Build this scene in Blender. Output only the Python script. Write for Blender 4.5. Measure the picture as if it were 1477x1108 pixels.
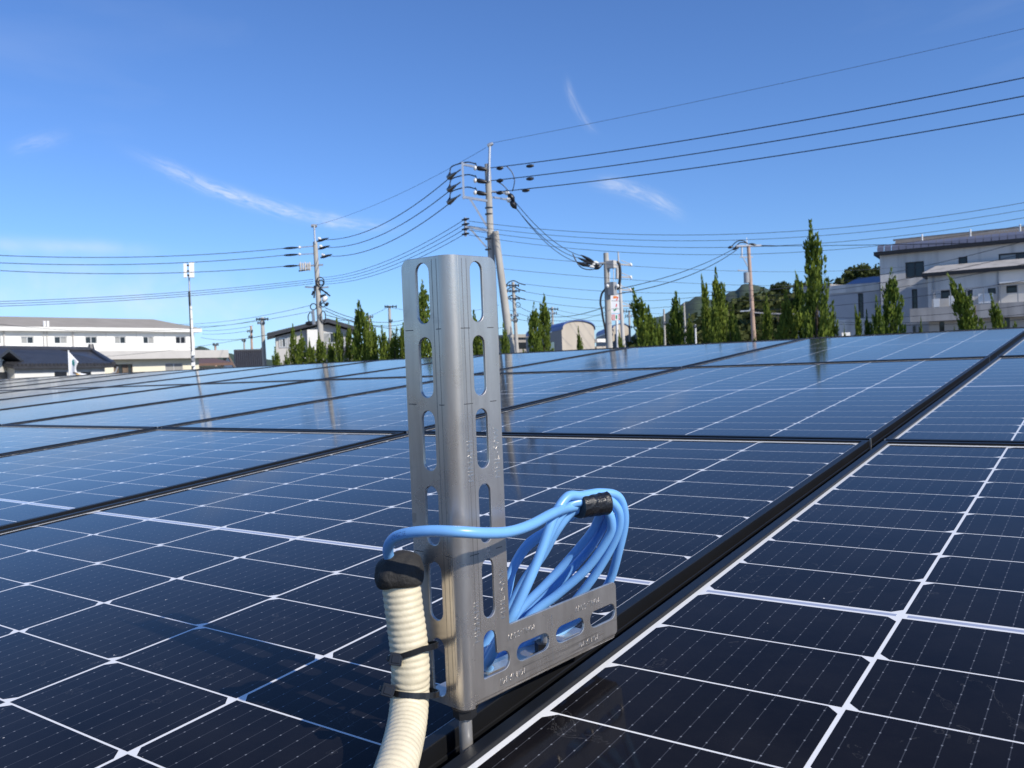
import bpy, bmesh, math, random
from mathutils import Vector, Matrix, noise

random.seed(7)
for o in list(bpy.data.objects): bpy.data.objects.remove(o)
scene = bpy.context.scene
col = scene.collection

# ---------------------------------------------------------------- camera
TILT = math.radians(4.5)                      # slope of the solar array
FPX = 1230.73                                 # focal length in photo pixels (1477 wide)
EYE = 3.6                                     # camera height over the ground
RW = Matrix(((0.811359661803469, 0.58334443589268, -0.03748023894282742),
             (-0.020070522541855706, -0.03627976244436085, -0.9991401067727576),
             (-0.58420259612831, 0.8114142271060026, -0.017727908136916715)))   # world -> camera (x right, y down, z forward)
MT = Matrix.Rotation(TILT, 3, 'X')            # array frame -> world
CAM_UVW = Vector((0.36586, -1.64888, 0.28801))
CAM = MT @ CAM_UVW
OFF = Vector((0, 0, EYE - CAM.z))
CAM = CAM + OFF
def UVW(u, v, w): return MT @ Vector((u, v, w)) + OFF          # array coordinates (metres) -> world

cam_data = bpy.data.cameras.new('camera')
cam_data.sensor_width = 36.0
cam_data.lens = FPX * 36.0 / 1477.0
cam_data.dof.use_dof = True; cam_data.dof.focus_distance = 0.78; cam_data.dof.aperture_fstop = 24
cam_data.clip_start = 0.01
cam_data.clip_end = 12000
cam = bpy.data.objects.new('camera', cam_data)
col.objects.link(cam)
rot = Matrix((RW[0], -RW[1], -RW[2])).transposed()
cam.matrix_world = Matrix.Translation(CAM) @ rot.to_4x4()
scene.camera = cam

def ray(x, y):                                # direction with unit camera depth through a photo pixel
    return RW.transposed() @ Vector(((x - 738.5) / FPX, (y - 554.0) / FPX, 1.0))
def PX(x, y, d): return CAM + ray(x, y) * d   # a point d metres deep in the view
def GX(x, d):                                 # ground point below a pixel column at depth d (column taken at the horizon)
    p = PX(x, 560 - 0.0376 * x, d); return Vector((p.x, p.y, 0))

# ---------------------------------------------------------------- sky, sun, exposure
SUN = Vector((0.815, -0.090, 0.548)).normalized()
world = bpy.data.worlds.new('World'); scene.world = world; world.use_nodes = True
wt = world.node_tree
for n in list(wt.nodes): wt.nodes.remove(n)
wout = wt.nodes.new('ShaderNodeOutputWorld'); wbg = wt.nodes.new('ShaderNodeBackground')
wbg.inputs['Strength'].default_value = 0.138
sky = wt.nodes.new('ShaderNodeTexSky'); sky.sky_type = 'NISHITA'; sky.sun_disc = False
sky.sun_elevation = math.asin(SUN.z); sky.sun_rotation = math.atan2(SUN.x, SUN.y)
sky.altitude = 0; sky.air_density = 1.0; sky.dust_density = 0.25; sky.ozone_density = 4.0
def wmath(op, a, b=None, c=None):
    n = wt.nodes.new('ShaderNodeMath'); n.operation = op
    for i, v in enumerate((a, b, c)):
        if v is None: continue
        if isinstance(v, (int, float)): n.inputs[i].default_value = v
        else: wt.links.new(v, n.inputs[i])
    return n.outputs[0]
def wdot(vec):
    n = wt.nodes.new('ShaderNodeVectorMath'); n.operation = 'DOT_PRODUCT'
    wt.links.new(wtc.outputs['Generated'], n.inputs[0]); n.inputs[1].default_value = vec
    return n.outputs['Value']
wtc = wt.nodes.new('ShaderNodeTexCoord')
def wnoise(scale, detail, vec_scale=None, dist=0.0):
    n = wt.nodes.new('ShaderNodeTexNoise'); n.inputs['Scale'].default_value = scale
    n.inputs['Detail'].default_value = detail; n.inputs['Distortion'].default_value = dist
    if vec_scale:
        m = wt.nodes.new('ShaderNodeMapping'); m.inputs['Scale'].default_value = vec_scale[0]; m.inputs['Rotation'].default_value = vec_scale[1]
        wt.links.new(wtc.outputs['Generated'], m.inputs['Vector']); wt.links.new(m.outputs[0], n.inputs['Vector'])
    else: wt.links.new(wtc.outputs['Generated'], n.inputs['Vector'])
    return n.outputs['Fac']
nz_fine = wnoise(22, 7, None, 0.6)
nz_mid = wnoise(7, 6, None, 0.4)
cl = None
# cirrus wisps: (pixel start, pixel end, half thickness in pixels, bow in pixels, density)
for x0, y0, x1, y1, th, bow, den in ((232, 240, 530, 326, 8, -12, 0.85), (20, 216, 95, 196, 8, 0, 0.30), (866, 264, 975, 304, 9, 6, 0.6),
                                     (818, 120, 852, 186, 5, -5, 0.32), (-60, 397, 340, 415, 28, 0, 0.29), (-60, 352, 210, 358, 9, 0, 0.29),
                                     (-140, 432, 460, 452, 22, 0, 0.28)):
    a, b = ray(x0, y0).normalized(), ray(x1, y1).normalized()
    mid = (a + b).normalized(); t = (b - a); half = t.length / 2; t.normalize(); nn = mid.cross(t).normalized()
    s = wmath('DIVIDE', wdot(t), half * 1.02)
    s2 = wmath('MULTIPLY', s, s)
    d = wdot(nn)
    d = wmath('ADD', d, wmath('MULTIPLY', wmath('SUBTRACT', nz_mid, 0.5), th * 1.6 / FPX))
    d = wmath('ADD', d, wmath('MULTIPLY', wmath('SUBTRACT', 1.0, s2), bow / FPX))
    q = wmath('DIVIDE', d, th / FPX); q2 = wmath('MULTIPLY', q, q)
    g = wmath('EXPONENT', wmath('MULTIPLY', wmath('ADD', q2, wmath('POWER', s2, 2.0)), -1.0))
    g = wmath('MULTIPLY', g, wmath('GREATER_THAN', wdot(mid), 0.2))
    g = wmath('MULTIPLY', g, den)
    if den < 0.3: cl = g if cl is None else wmath('ADD', cl, g); continue
    cx = wt.nodes.new('ShaderNodeCombineXYZ'); wt.links.new(wmath('MULTIPLY', s, half * 26), cx.inputs[0]); wt.links.new(wmath('MULTIPLY', d, 150.0), cx.inputs[1]); cx.inputs[2].default_value = x0 * 0.1
    fb = wt.nodes.new('ShaderNodeTexNoise'); fb.inputs['Scale'].default_value = 1.0; fb.inputs['Detail'].default_value = 5; fb.inputs['Roughness'].default_value = 0.65; fb.inputs['Distortion'].default_value = 1.2; wt.links.new(cx.outputs[0], fb.inputs['Vector'])
    g = wmath('MULTIPLY', g, wmath('MAXIMUM', wmath('MULTIPLY_ADD', fb.outputs['Fac'], 3.2, -0.95), 0.0))
    cl = g if cl is None else wmath('ADD', cl, g)
cl = wmath('MULTIPLY', cl, wmath('MULTIPLY_ADD', nz_fine, 1.7, -0.25))
thin = wmath('MULTIPLY', wmath('MAXIMUM', wmath('SUBTRACT', wnoise(2.2, 7, ((1, 1, 4), (0.2, 0.1, 0.4)), 0.5), 0.60), 0.0), 0.35)
cl = wmath('MINIMUM', wmath('MAXIMUM', wmath('ADD', cl, thin), 0.0), 0.85)
wmix = wt.nodes.new('ShaderNodeMix'); wmix.data_type = 'RGBA'
wtint = wt.nodes.new('ShaderNodeMix'); wtint.data_type = 'RGBA'; wtint.blend_type = 'MULTIPLY'; wtint.inputs['Factor'].default_value = 1.0
wt.links.new(sky.outputs[0], wtint.inputs['A']); wtint.inputs['B'].default_value = (0.63, 0.825, 1.15, 1)   # the phone's vivid blue rendering
wt.links.new(cl, wmix.inputs['Factor']); wt.links.new(wtint.outputs['Result'], wmix.inputs['A'])
wmix.inputs['B'].default_value = (6.6, 6.9, 7.4, 1)
wt.links.new(wmix.outputs['Result'], wbg.inputs['Color']); wt.links.new(wbg.outputs[0], wout.inputs['Surface'])

sun_data = bpy.data.lights.new('sun', 'SUN'); sun_data.energy = 4.9; sun_data.angle = math.radians(0.53); sun_data.color = (1.0, 0.93, 0.82)
sun = bpy.data.objects.new('sun', sun_data); col.objects.link(sun)
sun.rotation_euler = SUN.to_track_quat('Z', 'Y').to_euler(); sun.location = (20, -5, 30)
scene.view_settings.view_transform = 'Standard'; scene.view_settings.look = 'None'
scene.view_settings.exposure = 0.0; scene.view_settings.gamma = 1.0; scene.view_settings.use_curve_mapping = False
scene.render.engine = 'CYCLES'

# ---------------------------------------------------------------- helpers
def tag(o, label=None, cat=None, group=None, kind=None):
    if label: o['label'] = label
    if cat: o['category'] = cat
    if group: o['group'] = group
    if kind: o['kind'] = kind
    return o
def empty(name, loc=(0, 0, 0)):
    o = bpy.data.objects.new(name, None); o.location = loc; o.empty_display_size = 0.05
    col.objects.link(o); return o
def link(name, mesh, parent=None, loc=None):
    o = bpy.data.objects.new(name, mesh); col.objects.link(o)
    if parent is not None: o.parent = parent
    if loc is not None: o.location = loc
    return o
class MB:
    """collects faces; build() links them as one mesh object whose vertices are relative to the parent's location"""
    def __init__(s): s.v = []; s.f = []; s.uv = {}
    def add(s, vs, fs):
        b = len(s.v); s.v += [Vector(q) for q in vs]; s.f += [tuple(i + b for i in f) for f in fs]; return s
    def box(s, lo, hi, mat=None):
        x0, y0, z0 = lo; x1, y1, z1 = hi
        vs = [Vector(q) for q in ((x0, y0, z0), (x1, y0, z0), (x1, y1, z0), (x0, y1, z0), (x0, y0, z1), (x1, y0, z1), (x1, y1, z1), (x0, y1, z1))]
        if mat is not None: vs = [mat @ q for q in vs]
        return s.add(vs, [(0, 3, 2, 1), (4, 5, 6, 7), (0, 1, 5, 4), (1, 2, 6, 5), (2, 3, 7, 6), (3, 0, 4, 7)])
    def bar(s, a, b, w, h=None, up=Vector((0, 0, 1))):
        a, b = Vector(a), Vector(b); h = h or w; d = (b - a); L = d.length; d.normalize()
        x = d.cross(up)
        if x.length < 1e-4: x = d.cross(Vector((1, 0, 0)))
        x.normalize(); y = x.cross(d)
        M = Matrix((x, d, y)).transposed().to_4x4(); M.translation = a
        return s.box((-w / 2, 0, -h / 2), (w / 2, L, h / 2), M)
    def tube(s, pts, r, n=8, caps=True, closed=False):
        pts = [Vector(p) for p in pts]; m = len(pts)
        rs = r if isinstance(r, (list, tuple)) else [r] * m
        ref = None; rings = []
        for i, p in enumerate(pts):
            if closed: t = pts[(i + 1) % m] - pts[i - 1]
            else: t = pts[min(i + 1, m - 1)] - pts[max(i - 1, 0)]
            t.normalize()
            if ref is None:
                ref = t.cross(Vector((0, 0, 1)))
                if ref.length < 1e-3: ref = t.cross(Vector((1, 0, 0)))
            ref = (ref - t * ref.dot(t)).normalized(); o = t.cross(ref)
            rings.append([p + (ref * math.cos(2 * math.pi * k / n) + o * math.sin(2 * math.pi * k / n)) * rs[i] for k in range(n)])
        b = len(s.v)
        for ring in rings: s.v += ring
        for i in range(m if closed else m - 1):
            j = (i + 1) % m
            for k in range(n):
                k2 = (k + 1) % n
                s.f.append((b + i * n + k, b + i * n + k2, b + j * n + k2, b + j * n + k))
        if caps and not closed:
            s.f.append(tuple(b + k for k in reversed(range(n)))); s.f.append(tuple(b + (m - 1) * n + k for k in range(n)))
        return s
    def mesh(s, name, mat, smooth=False, org=None):
        me = bpy.data.meshes.new(name)
        org = Vector(org) if org is not None else Vector((0, 0, 0))
        me.from_pydata([v - org for v in s.v], [], s.f); me.update()
        if mat: me.materials.append(mat)
        if smooth:
            me.polygons.foreach_set('use_smooth', [True] * len(me.polygons))
        return me
    def build(s, name, mat, parent=None, smooth=False):
        org = parent_origin(parent) if parent is not None else None
        me = s.mesh(name, mat, smooth, org)
        return link(name, me, parent)
def parent_origin(p):
    t = Vector((0, 0, 0))
    while p is not None: t = t + p.location; p = p.parent
    return t
def autosmooth(o, deg=35):
    me = o.data
    me.polygons.foreach_set('use_smooth', [True] * len(me.polygons))
    bm = bmesh.new(); bm.from_mesh(me)
    for e in bm.edges:
        if len(e.link_faces) == 2 and e.calc_face_angle(0) > math.radians(deg): e.smooth = False
    bm.to_mesh(me); bm.free()
def spline(pts, n=8, closed=False):            # Catmull-Rom
    pts = [Vector(p) for p in pts]; m = len(pts); out = []
    rng = range(m) if closed else range(m - 1)
    for i in rng:
        g = (lambda k: pts[k % m]) if closed else (lambda k: pts[max(0, min(m - 1, k))])
        p0, p1, p2, p3 = g(i - 1), g(i), g(i + 1), g(i + 2)
        for k in range(n):
            t = k / n
            out.append(0.5 * ((2 * p1) + (p2 - p0) * t + (2 * p0 - 5 * p1 + 4 * p2 - p3) * t * t + (3 * p1 - p0 - 3 * p2 + p3) * t ** 3))
    if not closed: out.append(pts[-1])
    return out

# ---------------------------------------------------------------- materials
def nodes_of(name):
    m = bpy.data.materials.new(name); m.use_nodes = True
    nt = m.node_tree; return m, nt, nt.nodes['Principled BSDF']
def N(nt, t, **kw):
    n = nt.nodes.new(t)
    for k, v in kw.items():
        if k in n.inputs: n.inputs[k].default_value = v
        else: setattr(n, k, v)
    return n
def MATH(nt, op, a, b=None, c=None):
    n = nt.nodes.new('ShaderNodeMath'); n.operation = op
    for i, v in enumerate((a, b, c)):
        if v is None: continue
        if isinstance(v, (int, float)): n.inputs[i].default_value = v
        else: nt.links.new(v, n.inputs[i])
    return n.outputs[0]
def MIX(nt, fac, a, b):
    n = nt.nodes.new('ShaderNodeMix'); n.data_type = 'RGBA'
    for s, v in (('Factor', fac), ('A', a), ('B', b)):
        if isinstance(v, (int, float)): n.inputs[s].default_value = v
        elif isinstance(v, tuple): n.inputs[s].default_value = v if len(v) == 4 else (*v, 1)
        else: nt.links.new(v, n.inputs[s])
    return n.outputs['Result']
def plain(name, colr, rough=0.6, metal=0.0, var=0.12, scale=3.0, bump=0.0, spec=0.5, streak=None, stretch=(1, 1, 1)):
    """base colour broken up by noise, optional fine bump and vertical weather streaks"""
    m, nt, b = nodes_of(name)
    tc = N(nt, 'ShaderNodeTexCoord'); mp = N(nt, 'ShaderNodeMapping'); mp.inputs['Scale'].default_value = stretch
    nt.links.new(tc.outputs['Object'], mp.inputs['Vector'])
    nz = N(nt, 'ShaderNodeTexNoise', Scale=scale, Detail=6.0, Roughness=0.6); nt.links.new(mp.outputs[0], nz.inputs['Vector'])
    c0 = tuple(c * (1 - var) for c in colr); c1 = tuple(min(1, c * (1 + var)) for c in colr)
    f = MATH(nt, 'MULTIPLY_ADD', nz.outputs['Fac'], 2.2, -0.6)
    cl_ = nt.nodes[-1]; cl_.use_clamp = True
    res = MIX(nt, f, c0, c1)
    if streak:
        mp2 = N(nt, 'ShaderNodeMapping'); mp2.inputs['Scale'].default_value = (streak[1], streak[1], streak[1] * 0.06)
        nt.links.new(tc.outputs['Object'], mp2.inputs['Vector'])
        n2 = N(nt, 'ShaderNodeTexNoise', Scale=1.0, Detail=5.0); nt.links.new(mp2.outputs[0], n2.inputs['Vector'])
        g = MATH(nt, 'MULTIPLY', MATH(nt, 'MAXIMUM', MATH(nt, 'SUBTRACT', n2.outputs['Fac'], 0.5), 0.0), streak[2])
        nt.nodes[-1].use_clamp = True
        res = MIX(nt, g, res, streak[0])
    nt.links.new(res, b.inputs['Base Color'])
    b.inputs['Roughness'].default_value = rough; b.inputs['Metallic'].default_value = metal
    b.inputs['Specular IOR Level'].default_value = spec
    if bump:
        bp = N(nt, 'ShaderNodeBump', Strength=bump, Distance=0.02); nt.links.new(nz.outputs['Fac'], bp.inputs['Height']); nt.links.new(bp.outputs[0], b.inputs['Normal'])
    return m

def glassy(b, nt, rough=0.075):
    """tempered solar glass over the part: smooth coat whose fine texture smears reflections"""
    b.inputs['Roughness'].default_value = 0.5; b.inputs['Specular IOR Level'].default_value = 0.0
    b.inputs['Coat Weight'].default_value = 1.0; b.inputs['Coat IOR'].default_value = 1.17
    b.inputs['Sheen Weight'].default_value = 0.03; b.inputs['Sheen Roughness'].default_value = 0.3; b.inputs['Sheen Tint'].default_value = (0.85, 0.82, 0.78, 1)
    tc = N(nt, 'ShaderNodeTexCoord'); nz = N(nt, 'ShaderNodeTexNoise', Scale=2.5, Detail=8.0)
    nt.links.new(tc.outputs['Object'], nz.inputs['Vector'])
    r = MATH(nt, 'MULTIPLY_ADD', nz.outputs['Fac'], 0.05, rough - 0.025)
    nt.links.new(r, b.inputs['Coat Roughness'])

# silicon cell under glass: navy, thin silver wires along one axis with solder points, dust specks
def make_cell_mat():
    m, nt, b = nodes_of('silicon_cell')
    uv = N(nt, 'ShaderNodeUVMap'); sp = N(nt, 'ShaderNodeSeparateXYZ'); nt.links.new(uv.outputs[0], sp.inputs[0])
    u, v = sp.outputs['X'], sp.outputs['Y']
    fu = MATH(nt, 'ABSOLUTE', MATH(nt, 'SUBTRACT', MATH(nt, 'FRACT', MATH(nt, 'MULTIPLY', u, 10.0)), 0.5))
    wire = MATH(nt, 'LESS_THAN', fu, 0.017)
    fv = MATH(nt, 'ABSOLUTE', MATH(nt, 'SUBTRACT', MATH(nt, 'FRACT', MATH(nt, 'MULTIPLY', v, 6.0)), 0.5))
    dot = MATH(nt, 'MULTIPLY', MATH(nt, 'LESS_THAN', fu, 0.032), MATH(nt, 'LESS_THAN', fv, 0.05))
    tc = N(nt, 'ShaderNodeTexCoord')
    oi = N(nt, 'ShaderNodeObjectInfo')
    vo = N(nt, 'ShaderNodeTexVoronoi', Scale=75.0); vo.feature = 'F1'
    gm = N(nt, 'ShaderNodeNewGeometry')
    nt.links.new(gm.outputs['Position'], vo.inputs['Vector'])
    sc = N(nt, 'ShaderNodeSeparateColor'); nt.links.new(vo.outputs['Color'], sc.inputs[0])
    big = MATH(nt, 'MULTIPLY_ADD', MATH(nt, 'POWER', sc.outputs['Green'], 6.0), 0.07, 0.025)
    speck = MATH(nt, 'MULTIPLY', MATH(nt, 'LESS_THAN', vo.outputs['Distance'], big), MATH(nt, 'GREATER_THAN', sc.outputs['Red'], 0.86))
    dn = N(nt, 'ShaderNodeTexNoise', Scale=9.0, Detail=8.0, Roughness=0.7); nt.links.new(gm.outputs['Position'], dn.inputs['Vector'])
    dust = MATH(nt, 'MULTIPLY', MATH(nt, 'MAXIMUM', MATH(nt, 'SUBTRACT', dn.outputs['Fac'], 0.30), 0.0), 0.045)
    base = MIX(nt, MATH(nt, 'MULTIPLY', oi.outputs['Random'], 0.8), (0.0038, 0.0037, 0.0056), (0.0046, 0.0045, 0.0075))
    base = MIX(nt, dust, base, (0.5, 0.46, 0.42))
    wn = N(nt, 'ShaderNodeTexNoise', Scale=17.0, Detail=5.0, Roughness=0.55, Distortion=1.4); nt.links.new(gm.outputs['Position'], wn.inputs['Vector'])
    edge = MATH(nt, 'LESS_THAN', MATH(nt, 'ABSOLUTE', MATH(nt, 'SUBTRACT', wn.outputs['Fac'], 0.66)), 0.006)      # dried water marks
    base = MIX(nt, MATH(nt, 'MULTIPLY', edge, 0.035), base, (0.6, 0.58, 0.54))
    sm = MATH(nt, 'MULTIPLY', MATH(nt, 'MAXIMUM', MATH(nt, 'SUBTRACT', wn.outputs['Fac'], 0.68), 0.0), 0.25)
    base = MIX(nt, sm, base, (0.6, 0.57, 0.52))
    base = MIX(nt, MATH(nt, 'MULTIPLY', wire, 0.10), base, (0.42, 0.45, 0.52))
    base = MIX(nt, MATH(nt, 'MULTIPLY', dot, 0.24), base, (0.7, 0.74, 0.8))
    base = MIX(nt, MATH(nt, 'MULTIPLY', speck, 0.75), base, (0.75, 0.72, 0.66))
    nt.links.new(base, b.inputs['Base Color'])
    glassy(b, nt)
    return m
def make_sheet_mat(name, c):
    m, nt, b = nodes_of(name); b.inputs['Base Color'].default_value = (*c, 1); glassy(b, nt); return m

def make_steel():
    m, nt, b = nodes_of('stainless_steel')
    tc = N(nt, 'ShaderNodeTexCoord')
    mp = N(nt, 'ShaderNodeMapping'); mp.inputs['Scale'].default_value = (60, 60, 8); nt.links.new(tc.outputs['Object'], mp.inputs['Vector'])
    n1 = N(nt, 'ShaderNodeTexNoise', Scale=1.0, Detail=8.0, Roughness=0.65); nt.links.new(mp.outputs[0], n1.inputs['Vector'])
    n2 = N(nt, 'ShaderNodeTexNoise', Scale=26.0, Detail=6.0, Roughness=0.6, Distortion=0.4); nt.links.new(tc.outputs['Object'], n2.inputs['Vector'])
    n3 = N(nt, 'ShaderNodeTexNoise', Scale=420.0, Detail=3.0); nt.links.new(tc.outputs['Object'], n3.inputs['Vector'])
    f = MATH(nt, 'MULTIPLY_ADD', n1.outputs['Fac'], 1.5, -0.25); nt.nodes[-1].use_clamp = True
    c = MIX(nt, f, (0.47, 0.42, 0.37), (0.76, 0.70, 0.635))
    st = MATH(nt, 'MULTIPLY', MATH(nt, 'MAXIMUM', MATH(nt, 'SUBTRACT', n2.outputs['Fac'], 0.60), 0.0), 3.2); nt.nodes[-1].use_clamp = True
    c = MIX(nt, st, c, (0.22, 0.20, 0.19))
    vo = N(nt, 'ShaderNodeTexVoronoi', Scale=60.0); av = N(nt, 'ShaderNodeVectorMath'); av.operation = 'MULTIPLY_ADD'; nt.links.new(n2.outputs['Color'], av.inputs[0]); av.inputs[1].default_value = (0.02, 0.02, 0.03); nt.links.new(tc.outputs['Object'], av.inputs[2]); nt.links.new(av.outputs[0], vo.inputs['Vector'])
    sc = N(nt, 'ShaderNodeSeparateColor'); nt.links.new(vo.outputs['Color'], sc.inputs[0])
    spot = MATH(nt, 'MULTIPLY', MATH(nt, 'LESS_THAN', vo.outputs['Distance'], 0.16), MATH(nt, 'GREATER_THAN', sc.outputs['Red'], 0.93))
    c = MIX(nt, MATH(nt, 'MULTIPLY', spot, 0.3), c, (0.10, 0.09, 0.085))
    sx = N(nt, 'ShaderNodeSeparateXYZ'); nt.links.new(tc.outputs['Object'], sx.inputs[0])
    mp3 = N(nt, 'ShaderNodeMapping'); mp3.inputs['Scale'].default_value = (20, 14, 420); mp3.inputs['Rotation'].default_value = (0.05, 0, 0); nt.links.new(tc.outputs['Object'], mp3.inputs['Vector'])
    n4 = N(nt, 'ShaderNodeTexNoise', Scale=1.0, Detail=6.0, Roughness=0.6); nt.links.new(mp3.outputs[0], n4.inputs['Vector'])
    band = MATH(nt, 'MULTIPLY', MATH(nt, 'GREATER_THAN', sx.outputs['Y'], 0.06), MATH(nt, 'MULTIPLY', MATH(nt, 'GREATER_THAN', sx.outputs['Z'], 0.004), MATH(nt, 'LESS_THAN', sx.outputs['Z'], 0.019)))
    rub = MATH(nt, 'MULTIPLY', band, MATH(nt, 'MULTIPLY', MATH(nt, 'MAXIMUM', MATH(nt, 'SUBTRACT', n4.outputs['Fac'], 0.5), 0.0), 3.5)); nt.nodes[-1].use_clamp = True
    c = MIX(nt, rub, c, (0.10, 0.095, 0.09))
    nt.links.new(c, b.inputs['Base Color'])
    b.inputs['Metallic'].default_value = 0.82
    r = MATH(nt, 'MULTIPLY_ADD', n2.outputs['Fac'], 0.28, 0.15); nt.links.new(r, b.inputs['Roughness'])
    bp = N(nt, 'ShaderNodeBump', Strength=0.05, Distance=0.0006); nt.links.new(n3.outputs['Fac'], bp.inputs['Height'])
    nt.links.new(bp.outputs[0], b.inputs['Normal'])
    return m
def make_leaf(name, dark, light, sun_c):
    m, nt, b = nodes_of(name)
    g = N(nt, 'ShaderNodeNewGeometry')
    c = MIX(nt, g.outputs['Random Per Island'], dark, light)
    oi = N(nt, 'ShaderNodeObjectInfo'); c = MIX(nt, MATH(nt, 'MULTIPLY', oi.outputs['Random'], 0.35), c, sun_c)
    nt.links.new(c, b.inputs['Base Color']); b.inputs['Roughness'].default_value = 0.7; b.inputs['Specular IOR Level'].default_value = 0.2
    tr = N(nt, 'ShaderNodeBsdfTranslucent'); nt.links.new(c, tr.inputs['Color'])
    mx = N(nt, 'ShaderNodeMixShader'); mx.inputs[0].default_value = 0.22
    nt.links.new(b.outputs[0], mx.inputs[1]); nt.links.new(tr.outputs[0], mx.inputs[2])
    nt.links.new(mx.outputs[0], nt.nodes['Material Output'].inputs['Surface'])
    return m
def pane_mat(name, c=(0.02, 0.024, 0.03)):
    m, nt, b = nodes_of(name); b.inputs['Base Color'].default_value = (*c, 1); b.inputs['Roughness'].default_value = 0.04
    return m

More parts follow.
